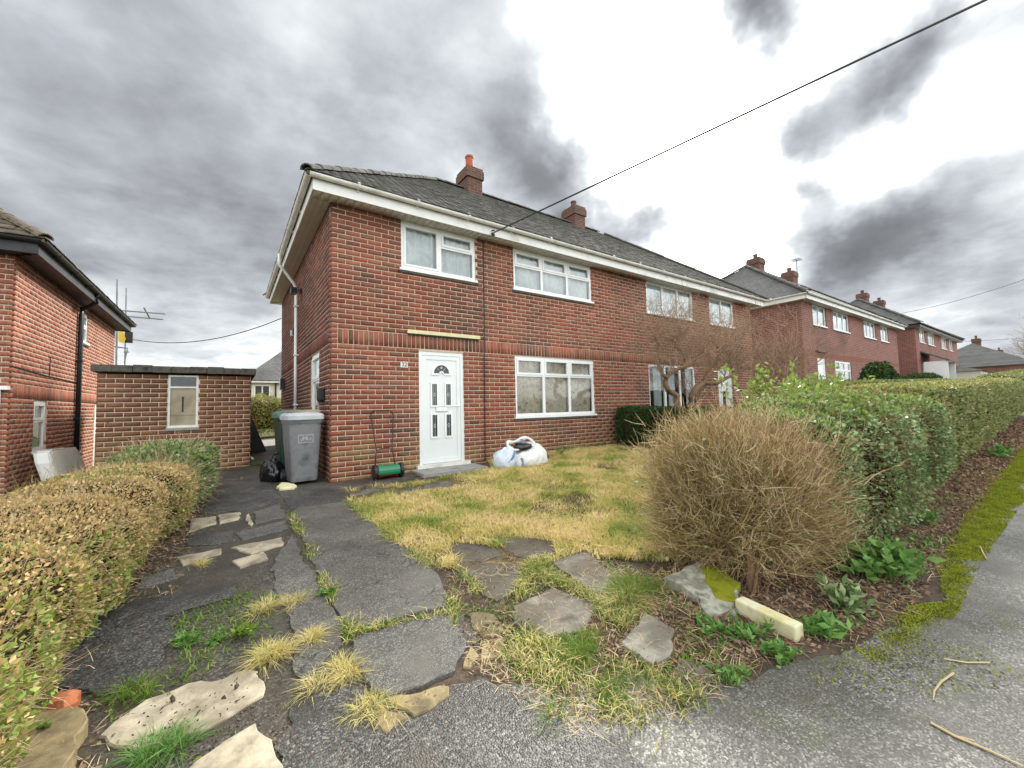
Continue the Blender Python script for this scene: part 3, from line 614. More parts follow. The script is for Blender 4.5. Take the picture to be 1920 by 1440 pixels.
# front door
def fan(cx, zb_, r0, r1, n=12, a0=0.0, a1=math.pi): return [(cx+r1*math.cos(t), zb_+r1*math.sin(t)) for t in np.linspace(a0, a1, n)]+[(cx+r0*math.cos(t), zb_+r0*math.sin(t)) for t in np.linspace(a1, a0, n)]
def upvc_door(F, parent, u0, u1, z0, z1, ns=-.03, full=True):
    mb = MB(); mb.box(F, u0, u0+.065, ns-.05, ns+.015, z0+.04, z1); mb.box(F, u1-.065, u1, ns-.05, ns+.015, z0+.04, z1); mb.box(F, u0+.065, u1-.065, ns-.05, ns+.015, z1-.07, z1)
    d = mb.build('door', M['door'], parent)
    a, b_, c, e = u0+.067, u1-.067, z0+.045, z1-.072
    MB().box(F, a, b_, ns-.045, ns-.004, c, e).build('door_leaf', M['door'], d)
    t = MB(); w = .075
    t.box(F, a+.002, a+w, ns-.004, ns+.008, c+.002, e-.002); t.box(F, b_-w, b_-.002, ns-.004, ns+.008, c+.002, e-.002); t.box(F, a+w, b_-w, ns-.004, ns+.008, e-w, e-.002); t.box(F, a+w, b_-w, ns-.004, ns+.008, c+.002, c+w+.01)
    t.build('door_rail', M['door'], d)
    cx = (a+b_)/2
    if full:
        h = e-c
        for (du, f0, f1) in ((-.145, .535, .735), (.135, .535, .735), (-.145, .245, .445), (.135, .245, .445)):
            p0, p1 = c+h*f0, c+h*f1; w2 = .048
            pn = MB().box(F, cx+du-w2, cx+du+w2, ns-.003, ns+.001, p0, p1).build('pane', M['darkglass'], d)
            f = MB(); k = .03
            f.box(F, cx+du-w2-k, cx+du-w2, ns-.003, ns+.014, p0-k, p1+k); f.box(F, cx+du+w2, cx+du+w2+k, ns-.003, ns+.014, p0-k, p1+k); f.box(F, cx+du-w2, cx+du+w2, ns-.003, ns+.014, p0-k, p0); f.box(F, cx+du-w2, cx+du+w2, ns-.003, ns+.014, p1, p1+k)
            f.build('pane_bead', M['white'], d)
            zc_ = (p0+p1)/2; l = MB(); r0, r1 = .022, .030
            l.prism(F, [(cx+du, zc_+r1*1.3), (cx+du+r1, zc_), (cx+du, zc_-r1*1.3), (cx+du-r1, zc_)], ns+.001, ns+.004)
            for sx in (-.016, .016): l.box(F, cx+du+sx-.003, cx+du+sx+.003, ns+.0005, ns+.003, p0, p1)
            l.build('leading', M['lead'], d)
            MB().prism(F, [(cx+du, zc_+r0), (cx+du+r0*.7, zc_), (cx+du, zc_-r0), (cx+du-r0*.7, zc_)], ns+.0045, ns+.0055).build('pane', M['darkglass'], d)
        zf = c+h*.835
        MB().prism(F, fan(cx, zf, .045, .155), ns-.003, ns+.001).build('pane', M['darkglass'], d)
        f = MB(); f.prism(F, fan(cx, zf, .155, .192), ns-.003, ns+.014); f.prism(F, fan(cx, zf, .02, .045), ns-.003, ns+.014); f.box(F, cx-.205, cx-.045, ns-.003, ns+.0135, zf-.035, zf-.001); f.box(F, cx+.045, cx+.205, ns-.003, ns+.0135, zf-.035, zf-.001); f.build('pane_bead', M['white'], d)
        l = MB()
        for t_ in (math.pi*.28, math.pi*.72): l.tube([F.pt(cx+.05*math.cos(t_), ns+.002, zf+.05*math.sin(t_)), F.pt(cx+.153*math.cos(t_), ns+.002, zf+.153*math.sin(t_))], .004, 5)
        l.prism(F, [(cx+.022*math.cos(t), zf+.105+.022*math.sin(t)) for t in np.linspace(0, 2*math.pi, 9)[:-1]], ns+.001, ns+.004); l.build('leading', M['lead'], d)
        l = MB().box(F, cx-.115, cx+.115, ns-.003, ns+.012, c+h*.478, c+h*.515); l.build('letterbox', M['white'], d, bevel=.004)
        l = MB().box(F, cx-.125, cx+.125, ns-.003, ns+.004, c+h*.470, c+h*.523); l.build('letterbox_surround', M['lead'], d)
        hd = MB().box(F, b_-.052, b_-.022, ns+.008, ns+.018, c+h*.45, c+h*.56); hd.tube([F.pt(b_-.037, ns+.02, c+h*.525), F.pt(b_-.037, ns+.055, c+h*.525), F.pt(b_-.16, ns+.058, c+h*.525)], .010, 8); hd.build('door_handle', M['white'], d, bevel=.003)
    else:
        MB().box(F, cx-.16, cx+.05, ns-.003, ns+.001, c+.22, c+1.30).build('pane', M['darkglass'], d)
        f = MB(); f.box(F, cx-.2, cx-.16, ns-.003, ns+.014, c+.18, c+1.34); f.box(F, cx+.05, cx+.09, ns-.003, ns+.014, c+.18, c+1.34); f.build('pane_bead', M['white'], d)
    MB().box(F, u0-.06, u1+.09, ns-.05, .06, z0-.02, z0+.04).build('threshold', M['offwhite'], d)
    return d
upvc_door(Ff, house, *sub('d1')); upvc_door(Ff, house, *sub('d2'), full=False)
MB().box(Ff, 2.585-X0, 4.06-X0, .0, .055, 2.795, 2.862).build('door_batten', M['foam'], house, bevel=.004)
MB().box(Ff, 2.60-X0, 4.05-X0, .0, .03, 2.775, 2.793).build('door_batten', M['darkwood'], house)
MB().box(Ff, 12.75-X0, 13.95-X0, .0, .07, 2.80, 2.85).build('door_batten', M['darkwood'], house)
# number plate: 32
np_ = MB().box(Ff, 2.462-X0, 2.592-X0, .0, .012, 2.185, 2.285).build('number_plate', M['offwhite'], house)
def text(body, F, u, n, z, size, mat, parent, ext=.002):
    cu = bpy.data.curves.new('number', 'FONT'); cu.body = body; cu.size = size; cu.extrude = ext; cu.align_x = 'CENTER'; cu.align_y = 'CENTER'
    tmp = bpy.data.objects.new('tmp', cu); COL.objects.link(tmp); dg = bpy.context.evaluated_depsgraph_get(); me = bpy.data.meshes.new_from_object(tmp.evaluated_get(dg)); bpy.data.objects.remove(tmp)
    V = [F.pt(u+v.co.x, n+v.co.z, z+v.co.y) for v in me.vertices]; Fc = [list(p.vertices) for p in me.polygons]; bpy.data.meshes.remove(me)
    m2 = np_mesh('number', V, Fc, mat); return link('number', m2, parent)
text('32', Ff, 2.527-X0, .013, 2.235, .105, M['darkwood'], np_)
# services on the walls
MB().tube([Ff.pt(4.19-X0, .012, ZS-.02), Ff.pt(4.185-X0, .012, 3.4), Ff.pt(4.165-X0, .012, 2.3), Ff.pt(4.145-X0, .012, .42)], .010, 6).build('cable', M['rust'], house)
pipe = MB().tube([(.90, 10.35, ZS+.18), (.90, 10.37, ZS-.06), (1.0, 10.42, ZS-.16), (1.22, 10.52, ZS-.42), (1.265, 10.55, ZS-.52), (1.265, 10.55, ZS-.62)], .034, 10); pipe.tube([(1.265, 10.55, ZS-.58), (1.265, 10.55, .33)], .034, 10)
pp = pipe.build('downpipe', M['white'], house, smooth=True)
for z in (3.9, 2.75, 1.6): MB().box(Frame((1.265, 10.55, 0), (0, 1, 0), (-1, 0, 0)), -.05, .05, -.05, .045, z, z+.03).build('pipe_clip', M['white'], pp)
fl = MB(); FL = Frame((1.319, 10.05, 4.12), (0, 1, 0), (-1, 0, 0)); fl.box(FL, -.05, .05, 0, .05, -.02, .08); fl.tube([FL.pt(0, .05, .03), FL.pt(.0, .12, .05)], .012, 6); fl.prism(FL, [(-.11, -.05), (.11, -.05), (.08, .08), (-.08, .08)], .10, .22); fl.build('floodlight', M['black'], house)
sp = MB().box(Fs, .40, .53, .0, .11, 1.63, 1.83); sp.tube([Fs.pt(.465, .055, 1.63), Fs.pt(.465, .055, 1.60)], .05, 10); sp.build('wall_lamp', M['black'], house, bevel=.02)
MB().box(Fs, 6.6, 6.75, 0, .10, 2.1, 2.42).build('meter_box', M['white'], house); MB().box(Fs, 6.2, 6.4, 0, .12, 2.1, 2.4).build('vent_box', M['black'], house)
for (u, z, m) in ((4.6, 3.38, 'white'), (4.25, 3.36, 'black')): MB().box(Fs, u, u+.09, 0, .05, z, z+.13).build('vent', M[m], house)
hk = MB().tube([Ff.pt(4.21-X0, .31, 4.92), Ff.pt(4.21-X0, .40, 4.90), Ff.pt(4.21-X0, .42, 4.84)], .012, 6); hk.tube([Ff.pt(4.19-X0, .36, 4.86), Ff.pt(4.23-X0, .36, 4.80)], .03, 8); hk.build('wire_bracket', M['black'], house)
st = MB().box(Ff, 2.62-X0, 3.86-X0, .0, .60, .30, .395).build('doorstep', M['concrete'], house, bevel=.012)

# ---- the neighbour's house on the left
NX, NY0, NY1, NB, NS = -2.83, 9.8, 16.8, -.47, -.47+.0825*55
nb = thing('brick_house', 'orange brick house with black eaves behind the left hedge', 'house', (NX, NY0, NB))
Fn = Frame((NX, NY0, 0), (0, 1, 0), (1, 0, 0)); Fnf = Frame((NX, NY0, 0), (-1, 0, 0), (0, -1, 0))
opn = [(.98, 1.62, .86, 1.77), (3.55, 4.15, 3.22, 3.92), (3.62, 3.80, .66, 1.50), (5.0, 5.75, -.42, 1.75)]
mb = MB(); wall_panel(mb, Fn, .02, 6.98, -1.2, NS, opn, -.0015); wall_panel(mb, Fnf, .02, 14, -1.2, NS, [], -.0015)
mb.add([(NX-.01, NY1, -1.2), (NX-14, NY1, -1.2), (NX-14, NY1, NS), (NX-.01, NY1, NS)], [[0, 1, 2, 3]]); mb.add([(NX-14, NY0+.01, -1.2), (NX-14, NY1, -1.2), (NX-14, NY1, NS), (NX-14, NY0+.01, NS)], [[0, 1, 2, 3]])
nw = mb.build('wall', M['mortar'], nb)
put_bricks(nw, [(Fn, lay_bricks(0, 7.0, NB-.0825*4, 59, opn, 31, joint=.0145), M['brick_nb']), (Frame((NX, NY0-.0001, 0), (-1, 0, 0), (0, -1, 0)), lay_bricks(.062, 4.0, NB-.0825*4, 59, [], 31, shift=.05, joint=.0145), M['brick_nb'])], 300)
MB().box(Fnf, 4.0, 14, -.02, -.004, -1.2, NS).build('wall_far_end', M['brick_far'], nb)
window(Fn, nb, *opn[0], 1, 'top', tf=.34, cur=None, glass='glass'); window(Fn, nb, *opn[1], 1, 'top', tf=.4, cur='net'); window(Fn, nb, *opn[2], 1, 'plain', cur=None)
upvc_door(Fn, nb, *opn[3], full=False)
nl = MB().box(Fn, 5.05, 5.19, .02, .13, 1.42, 1.66); nl.build('wall_lamp', M['foam'], nb, bevel=.02)
MB().tube([Fn.pt(5.0, .02, 1.80), Fn.pt(5.02, .14, 1.84), Fn.pt(5.2, .16, 1.80)], .025, 8).build('lamp_hood', M['rust'], nb)
eaves(nb, NX-14, NX, NY0, NY1, NS, fm='darkwood', gm='black', sm='darkwood', boards=False)
hip_roof(nb, NX-14.4, NX+.40, NY0-.40, NY1+.40, NS+.215, NS+3.1, 3.9, M['tile_nb'], ('front', 'right'), th=.24, gauge=.2)
dp = MB().tube([Fn.pt(3.10, .34, NS+.15), Fn.pt(3.10, .33, NS-.02), Fn.pt(3.2, .22, NS-.10), Fn.pt(3.3, .06, NS-.16), Fn.pt(3.32, .055, NS-.28), Fn.pt(3.32, .055, -.5)], .045, 10).build('downpipe', M['black'], nb, smooth=True)
for z in (2.7, 1.4): MB().box(Fn, 3.26, 3.38, 0, .11, z, z+.035).build('pipe_clip', M['black'], dp)
MB().tube([Fn.pt(.0, .01, 2.28), Fn.pt(1.5, .012, 2.24), Fn.pt(3.3, .012, 2.22)], .009, 5).build('cable', M['black'], nb)
MB().tube([Fn.pt(1.65, .01, 2.25), Fn.pt(1.65, .01, 2.62)], .008, 5).build('cable', M['black'], nb)
MB().tube([Fnf.pt(.10, .03, 1.95), Fnf.pt(.12, .03, .2), Fnf.pt(.12, .03, -.6)], .016, 6).build('wall_pipe', M['white'], nb)
MB().box(Fnf, -.0, .35, .0, .10, 1.90, 1.96).build('ledge', M['white'], nb)

# ---- outbuilding between the houses
GX0, GX1, GY = -1.80, .37, 9.5
gar = thing('outbuilding', 'small flat roofed brown brick outbuilding with a boarded window', 'outbuilding', (GX0, GY, .4))
Fg = Frame((GX0, GY, 0), (1, 0, 0), (0, -1, 0)); Fgs = Frame((GX1, GY, 0), (0, 1, 0), (1, 0, 0))
opg = [(-.895-GX0, -.455-GX0, 1.215, 2.165)]; gz0 = 2.165-.0825*26
mb = MB(); wall_panel(mb, Fg, .015, GX1-GX0-.015, .0, 2.165, opg, -.0015); wall_panel(mb, Fgs, .015, 5, .0, 2.165, [], -.0015); mb.add([(GX0+.01, GY+.01, 0), (GX0+.01, GY+5, 0), (GX0+.01, GY+5, 2.165), (GX0+.01, GY+.01, 2.165)], [[0, 1, 2, 3]]); mb.add([(GX0, GY+5, 0), (GX1, GY+5, 0), (GX1, GY+5, 2.165), (GX0, GY+5, 2.165)], [[0, 1, 2, 3]])
gw = mb.build('wall', M['mortar'], gar)
put_bricks(gw, [(Fg, lay_bricks(0, GX1-GX0, gz0, 26, opg, None, mod=.2275), M['brick_gar']), (Frame((GX1, GY, 0), (0, 1, 0), (1, 0, 0)), lay_bricks(.062, 5.0, gz0, 26, [], None, mod=.2275, shift=.05), M['brick_gar'])], 300)
mb = MB()
for i in range(9):
    a = -.07+i*(GX1-GX0+.14)/9; mb.box(Fg, a, a+(GX1-GX0+.14)/9-.004*(i % 2), -5.05, .085+RNG.uniform(-.006, .006), 2.195+RNG.uniform(-.006, .006), 2.32+RNG.uniform(-.008, .008))
mb.build('roof_slab', M['bitumen'], gar, bevel=.01)
gwin = MB(); a, b_, c, d = opg[0]
for bx_ in ((a, a+.035, c, d), (b_-.035, b_, c, d), (a+.035, b_-.035, c, c+.04), (a+.035, b_-.035, d-.03, d), (a+.035, b_-.035, d-.235, d-.205)): gwin.box(Fg, bx_[0], bx_[1], -.07, -.02, bx_[2], bx_[3])
gw_ = gwin.build('window', M['offwhite'], gar)
MB().box(Fg, a+.035, b_-.035, -.055, -.05, d-.205, d-.03).build('pane', M['darkglass'], gw_)
for k, (z_0, z_1, t) in enumerate(((c+.04, c+.22, .0), (c+.222, c+.45, .008), (c+.452, d-.235, .003))): MB().box(Fg, a+.035, b_-.035, -.06, -.048+t, z_0, z_1).build('board', M['ply'], gw_)
MB().box(Fg, a+.20, a+.225, -.045, -.036, c+.28, c+.56).build('board_slot', M['black'], gw_)
MB().box(Fg, a-.02, b_+.02, -.06, .02, c-.05, c-.002).build('sill', M['concrete'], gw_)

# ---- the houses further up the street
def far_house(x0, y0, base, L, D, label, fm='fascia', porch=False, aerial=False, x_pots=((4.65, .9), (8.98, .75)), roofm='roof_far'):
    zs = base+.0825*55; h = thing('brick_house', label, 'house', (x0, y0, base)); F = Frame((x0, y0, 0), (1, 0, 0), (0, -1, 0)); FS = Frame((x0, y0, 0), (0, 1, 0), (-1, 0, 0))
    u = base-.3; W = [(1.15, 2.65, 3.97+u, zs), (3.5, 5.6, 3.97+u, zs), (7.8, 9.75, 3.97+u, zs), (10.65, 12.1, 3.97+u, zs), (3.37, 5.5, 1.25+u, 2.53+u), (7.75, 9.8, 1.25+u, 2.53+u)]; Dr = [(1.35, 2.2, .42+u, 2.53+u), (11.0, 11.85, .42+u, 2.53+u)]; S = [(2.9, 3.75, 1.3+u, 2.5+u)]
    mb = MB(); wall_panel(mb, F, 0, L, base-.6, zs, W+Dr, 0); wall_panel(mb, FS, 0, D, base-.6, zs, S, 0); mb.add([(x0+L, y0, base-.6), (x0+L, y0+D, base-.6), (x0+L, y0+D, zs), (x0+L, y0, zs)], [[0, 1, 2, 3]]); mb.add([(x0, y0+D, base-.6), (x0+L, y0+D, base-.6), (x0+L, y0+D, zs), (x0, y0+D, zs)], [[0, 1, 2, 3]])
    w = mb.build('wall', M['brick_far'], h)
    for k, o in enumerate(W): window(F, h, *o, [2, 3, 3, 2, 3, 3][k], 'plain' if k < 4 else 'top', cur='blind' if k < 4 else 'net', glass='glass2', ns=-.05)
    for o in Dr: upvc_door(F, h, *o, full=False); MB().box(F, o[0]-.15, o[1]+.15, 0, .10, o[3]+.26, o[3]+.32).build('door_batten', M['darkwood'], h)
    window(FS, h, *S[0], 1, 'plain', cur=None, glass='glass')
    MB().box(F, 0, L, .0, .006, 2.53+u, 2.775+u).build('soldier_course', M['soldier'], h)
    eaves(h, x0, x0+L, y0, y0+D, zs, fm=fm, boards=False, gm='offwhite' if fm == 'fascia' else 'black')
    hip_roof(h, x0-.4, x0+L+.4, y0-.4, y0+D+.4, zs+.215, zs+3.15, 3.9, M[roofm], (), hiptiles=True, matt=M['tile'])
    for k, (dx, pot) in enumerate(x_pots):
        c = chimney(h, x0+dx, y0+D/2, zs+2.2, zs+3.75, zs+3.75+.28, potm='brick_chim', w=.62, d=.62)
        if aerial and k == 1:
            a = MB(); bx_, by_, bz_ = x0+dx+.33, y0+D/2-.3, zs+3.2; a.tube([(bx_, by_, bz_), (bx_, by_, bz_+1.35)], .022, 6); a.tube([(bx_-.85, by_-.2, bz_+1.15), (bx_+.25, by_, bz_+1.3)], .018, 6)
            for t in np.linspace(0, 1, 7): a.tube([(bx_-.85+1.1*t, by_-.45+.2*t, bz_+1.15+.15*t), (bx_-.85+1.1*t, by_+.05+.2*t, bz_+1.15+.15*t)], .010, 4)
            a.build('aerial', M['steel'], h)
    return h, F, u
M['soldier'] = brick_tex_mat('soldier_bricks_far', (.25, .08, .05), (.17, .06, .042), (.36, .25, .19), .0825, .25)
far_house(19.2, 6.72, 1.0, 13.9, 7.3, 'red brick house pair beyond the bare tree with a roof aerial', aerial=True)
h3, F3, u3 = far_house(36.6, 6.55, 1.48, 13.9, 7.3, 'third red brick house pair along the street with dark eaves', fm='darkwood')
pc = MB(); pc.add([F3.pt(1.0, 0, 3.35+u3), F3.pt(3.6, 0, 3.35+u3), F3.pt(3.6, 1.3, 2.65+u3), F3.pt(1.0, 1.3, 2.65+u3), F3.pt(1.0, 0, 3.25+u3), F3.pt(3.6, 0, 3.25+u3), F3.pt(3.6, 1.3, 2.55+u3), F3.pt(1.0, 1.3, 2.55+u3)], [[0, 1, 2, 3], [4, 7, 6, 5], [0, 4, 5, 1], [1, 5, 6, 2], [2, 6, 7, 3], [3, 7, 4, 0]]); pc.build('porch_roof', M['roof_far'], h3)
pc = MB(); pc.box(F3, 1.1, 1.2, .1, 1.2, .4+u3, 2.6+u3); pc.box(F3, 3.4, 3.5, .1, 1.2, .4+u3, 2.6+u3); pc.box(F3, 1.2, 3.4, 1.1, 1.15, .4+u3, 1.3+u3); pc.build('porch', M['white'], h3)
MB().box(F3, 10.3, 13.6, .1, 1.6, .4+u3, 2.2+u3).build('extension', M['render'], h3)
MB().add([F3.pt(10.1, -.0, 2.8+u3), F3.pt(13.8, 0, 2.8+u3), F3.pt(13.8, 1.8, 2.22+u3), F3.pt(10.1, 1.8, 2.22+u3), F3.pt(10.1, 0, 2.21+u3), F3.pt(13.8, 0, 2.21+u3)], [[0, 1, 2, 3], [0, 3, 4], [1, 5, 2], [4, 3, 2, 5]]).build('extension_roof', M['concrete'], h3)
for k in range(3): MB().box(F3, 10.5+k*1.05, 11.2+k*1.05, 1.6, 1.62, 1.1+u3, 1.95+u3).build('window', M['darkglass'], h3)
def plain_house(x0, y0, L, D, base, zs, zr, label, wm, rm='roof_far', chim=(), axis='x', wins=()):
    h = thing('house', label, 'house', (x0, y0, base)); F = Frame((x0, y0, 0), (1, 0, 0), (0, -1, 0)); mb = MB().box(F, 0, L, -D, 0, base-.8, zs); w = mb.build('wall', M[wm], h)
    hip_roof(h, x0-.4, x0+L+.4, y0-.4, y0+D+.4, zs, zr, min(D, L)/2.1, M[rm], (), hiptiles=False)
    MB().box(F, -.35, L+.35, .28, .36, zs-.16, zs+.02).build('fascia', M['white'], h)
    for c in chim: chimney(h, x0+c, y0+D/2, zr-.9, zr+.75, zr+1.15, w=.8, d=.7, potm='brick_chim')
    for (u, z, ww, hh) in wins:
        wn = MB().box(F, u, u+ww, -.02, .03, z, z+hh).build('window', M['white'], h)
        for k in range(2): MB().box(F, u+.07+k*(ww-.07)/2, u+(k+1)*(ww-.07)/2, .03, .034, z+.07, z+hh-.07).build('pane', M['darkglass'], wn)
    return h
plain_house(1.0, 31.0, 9, 7, .4, 3.55, 6.6, 'cream rendered house far behind the path between the houses', 'render', wins=((.35, 2.45, .9, .8),))
MB().tube([(2.55, 30.9, 3.5), (2.55, 30.9, .2)], .05, 8).build('drainpipe', M['black'], bpy.data.objects['house'])
plain_house(68, 3.6, 22, 9, 2.1, 4.7, 7.7, 'dark hip roofed house at the far end of the street', 'brick_far', chim=(7.0,))
plain_house(96, 4.0, 20, 9, 2.3, 4.9, 7.9, 'farthest dark roofed house beside the bare tree at right', 'brick_far', chim=(4.0,))

# ------------------------------------------------------------------ ground, pavement, drive
def struct(o): o['kind'] = 'structure'; return o
def grid_axis(lo, hi, flo, fhi, fine, n):
    a = np.unique(np.round(np.concatenate([lo+(flo-lo)*(1-np.linspace(1, 0, n)**2), np.arange(flo, fhi+1e-6, fine), fhi+(hi-fhi)*np.linspace(0, 1, n)**2]), 4)); return a
gx = np.unique(np.concatenate([grid_axis(-150, 320, -4, 24, .5, 14), [8, 22, 90]])); gy = np.unique(np.concatenate([grid_axis(-120, 300, -4, 14, .5, 14), [-3, 10, 0]]))
GXm, GYm = np.meshgrid(gx, gy); V = np.stack([GXm.ravel(), GYm.ravel(), tz(GXm.ravel(), GYm.ravel())], 1)
nx, ny = len(gx), len(gy); I = (np.arange(ny-1)[:, None]*nx+np.arange(nx-1)[None]).ravel()
ground = struct(link('ground', np_mesh('ground', V, np.stack([I, I+1, I+nx+1, I+nx], 1), M['field'])))
def rough_poly(pts, step=.05, amp=.010, seed=0):
    r = np.random.default_rng(seed+1); out = []; n = len(pts)
    ph = r.uniform(0, 6.28, 4); fr = r.uniform(6, 40, 4); s = 0
    for i in range(n):
        a = np.array(pts[i]); b_ = np.array(pts[(i+1) % n]); d = b_-a; L = np.linalg.norm(d); k = max(1, int(L/step)); nn = np.array([-d[1], d[0]])/(L+1e-9)
        for j in range(k):
            t = j/k; s += L/k; out.append(a+d*t+nn*amp*(sum(math.sin(s*f+p) for f, p in zip(fr, ph))/2+r.normal()*.18))
    return out
def sheet(name, pts, h, mat, parent=None, thick=.0, amp=.010, step=.05, seed=0, bev=.006, tiltn=None, uneven=0.0):
    """irregular flat piece lying on the ground: pts are (x, y) in metres; h its top above the ground"""
    P = rough_poly(pts, step, amp, seed); k = len(P); c = np.mean(P, 0); area = sum(P[i][0]*P[(i+1) % k][1]-P[(i+1) % k][0]*P[i][1] for i in range(k))
    if area < 0: P = P[::-1]
    r = np.random.default_rng(seed+77); bm = bmesh.new()
    tl = (lambda x, y: 0.0) if tiltn is None else (lambda x, y: tiltn[0]*(x-c[0])+tiltn[1]*(y-c[1]))
    top = []; mid = []; bot = []
    for (x, y) in P:
        d = c-np.array((x, y)); d = d/(np.linalg.norm(d)+1e-9); g = float(tz(x, y)); jj = r.normal()*uneven
        top.append(bm.verts.new((x+d[0]*bev, y+d[1]*bev, g+h+tl(x, y)+jj*.3)))
        if thick: mid.append(bm.verts.new((x, y, g+h-bev*.9+tl(x, y)+jj))); bot.append(bm.verts.new((x, y, g+h-thick)))
    bm.faces.new(top)
    if thick:
        for i in range(k):
            j = (i+1) % k; bm.faces.new((mid[i], mid[j], top[j], top[i])); bm.faces.new((bot[i], bot[j], mid[j], mid[i]))
    bmesh.ops.triangulate(bm, faces=[f for f in bm.faces if len(f.verts) > 4]); me = bpy.data.meshes.new(name); bm.to_mesh(me); bm.free(); me.materials.append(mat)
    return link(name, me, parent)
# soil of the front gardens, then lawn, drive and pavement on it
struct(sheet('soil_bed', [(-.95, 1.1), (1.3, .8), (2.6, .62), (4, .55), (7.99, .7), (7.99, 6.9), (1.3, 6.9), (-.2, 9.4), (-1.3, 9.4), (-1.5, 1.6)], .004, M['soil'], amp=.0, step=1.0))
struct(sheet('soil_verge', [(8.0, .55), (21.9, .75), (21.9, 6.5), (8.0, 6.9)], .004, M['soil'], amp=0, step=20))
lawn_pts = [(1.32, 3.3), (1.55, 2.9), (1.9, 2.75), (2.5, 2.5), (3.0, 2.05), (3.6, 2.1), (5.5, 2.0), (7.7, 2.1), (7.75, 6.85), (4.2, 6.9), (3.9, 6.3), (2.6, 6.0), (1.95, 6.25), (1.33, 6.1), (1.28, 4.5)]
lawn = struct(sheet('lawn', lawn_pts, .010, M['lawnsoil'], amp=.03, step=.12, seed=3))
pav = struct(sheet('pavement', [tuple(p) for p in GXY([(1089, 1388), (1255, 1368), (1290, 1345), (1402, 1311), (1440, 1255), (1605, 1221), (1640, 1190)])]+[(3.6, .62), (4.6, .70), (5.7, .74), (7.99, .78), (7.99, -1.9), (-12, -1.9), (-12, 1.0), (-.6, 1.0), (-.2, 1.55), (.35, 1.62), (.75, 1.86)]+[tuple(p) for p in GXY([(849, 1290), (906, 1278), (987, 1319), (1008, 1347), (1056, 1355), (1085, 1384)])], .012, M['pave'], amp=.014, step=.06, seed=5))
sheet('pavement_far', [(7.99, .78), (21.99, .86), (21.99, -1.9), (7.99, -1.9)], .0121, M['pave'], pav, amp=0, step=30); sheet('pavement_far', [(22.0, .86), (89, 1.2), (89, -1.9), (22.0, -1.9)], .0122, M['pave'], pav, amp=0, step=90)
FK = Frame((0, 0, 0), (1, 0, 0), (0, 1, 0)); kb = MB()
for (a, b_) in ((-30, 8), (8, 22), (22, 89)):
    za, zb_ = float(tz(a, -2)), float(tz(b_, -2)); kb.add([(a, -1.90, za+.03), (b_, -1.90, zb_+.03), (b_, -2.05, zb_+.025), (a, -2.05, za+.025), (a, -1.90, za-.2), (b_, -1.90, zb_-.2), (b_, -2.06, zb_-.2), (a, -2.06, za-.2)], [[0, 1, 2, 3], [2, 6, 7, 3], [0, 4, 5, 1]])
struct(kb.build('kerb', M['concrete']))
rd = struct(sheet('road', [(-30, -2.06), (7.99, -2.06), (7.99, -3.0), (-30, -3.0)], .006, M['road'], amp=0, step=60))
for (a, b_) in ((-30, 8), (8, 22), (22, 89)): sheet('road_far', [(a, -3.0), (b_-.001, -3.0), (b_-.001, -8.5), (a, -8.5)], .0062, M['road'], rd, amp=0, step=90)
drv = struct(sheet('driveway', [(-.62, 1.75), (.0, 1.9), (.55, 2.0), (1.24, 2.1), (1.28, 3.3), (1.3, 6.02), (1.6, 6.25), (2.6, 6.35), (2.62, 6.92), (1.32, 6.92), (1.32, 8.5), (1.3, 13.9), (.40, 13.9), (.38, 9.5), (-.3, 9.46), (-.25, 5.0), (-.55, 4.3), (-.6, 3.2)], .008, M['asph'], amp=.03, step=.10, seed=9))
sheet('yard_slab', [(.42, 13.95), (1.28, 13.95), (3.5, 17.5), (.3, 17.0)], .02, M['concrete'], drv, thick=.05, amp=.01, step=.2, seed=10)
SL = lambda name, px_, h, mat, seed, amp=.012, par=None, **k: sheet(name, GXY(px_), h, M[mat], par if par is not None else drv, thick=.05, amp=amp, step=.045, seed=seed, **k)
SL('concrete_strip', [(545, 966), (560, 955), (654, 943), (711, 994), (784, 1047), (825, 1087), (843, 1144), (790, 1152), (720, 1172), (660, 1187), (636, 1160), (590, 1066)], .026, 'strip', 21, .006)
SL('concrete_strip', [(661, 1206), (744, 1175), (845, 1160), (874, 1207), (858, 1246), (853, 1266), (801, 1291), (727, 1311), (699, 1307), (664, 1252)], .026, 'strip', 22, .010)
SL('asphalt_slab', [(516, 918), (560, 916), (622, 912), (790, 893), (700, 915), (655, 938), (545, 955)], .016, 'blackslab', 23)
SL('asphalt_slab', [(392, 884), (500, 887), (524, 943), (458, 958), (376, 966), (398, 930)], .022, 'blackslab', 24)
SL('asphalt_slab', [(476, 963), (525, 948), (537, 972), (480, 985)], .022, 'strip', 25)
SL('asphalt_slab', [(443, 1003), (537, 978), (541, 994), (455, 1016)], .022, 'strip', 26)
SL('asphalt_slab', [(352, 1007), (436, 998), (442, 1016), (405, 1024), (348, 1026)], .02, 'blackslab', 27)
SL('asphalt_slab', [(268, 1090), (325, 1073), (334, 1089), (258, 1108)], .03, 'strip', 28, tiltn=(.0, .05))
SL('asphalt_slab', [(150, 1180), (205, 1148), (250, 1133), (446, 1097), (437, 1127), (345, 1152), (308, 1162), (325, 1186), (308, 1244), (271, 1277), (200, 1311), (98, 1298), (98, 1257)], .024, 'blackslab', 29, .014)
SL('asphalt_slab', [(506, 1073), (545, 1005), (600, 1105), (634, 1165), (640, 1210), (610, 1250), (560, 1290), (555, 1220), (530, 1130)], .018, 'strip', 30, .016)
SL('asphalt_slab', [(560, 1300), (612, 1255), (655, 1260), (690, 1310), (705, 1330), (700, 1400), (560, 1420), (540, 1350)], .018, 'blackslab', 31, .014)
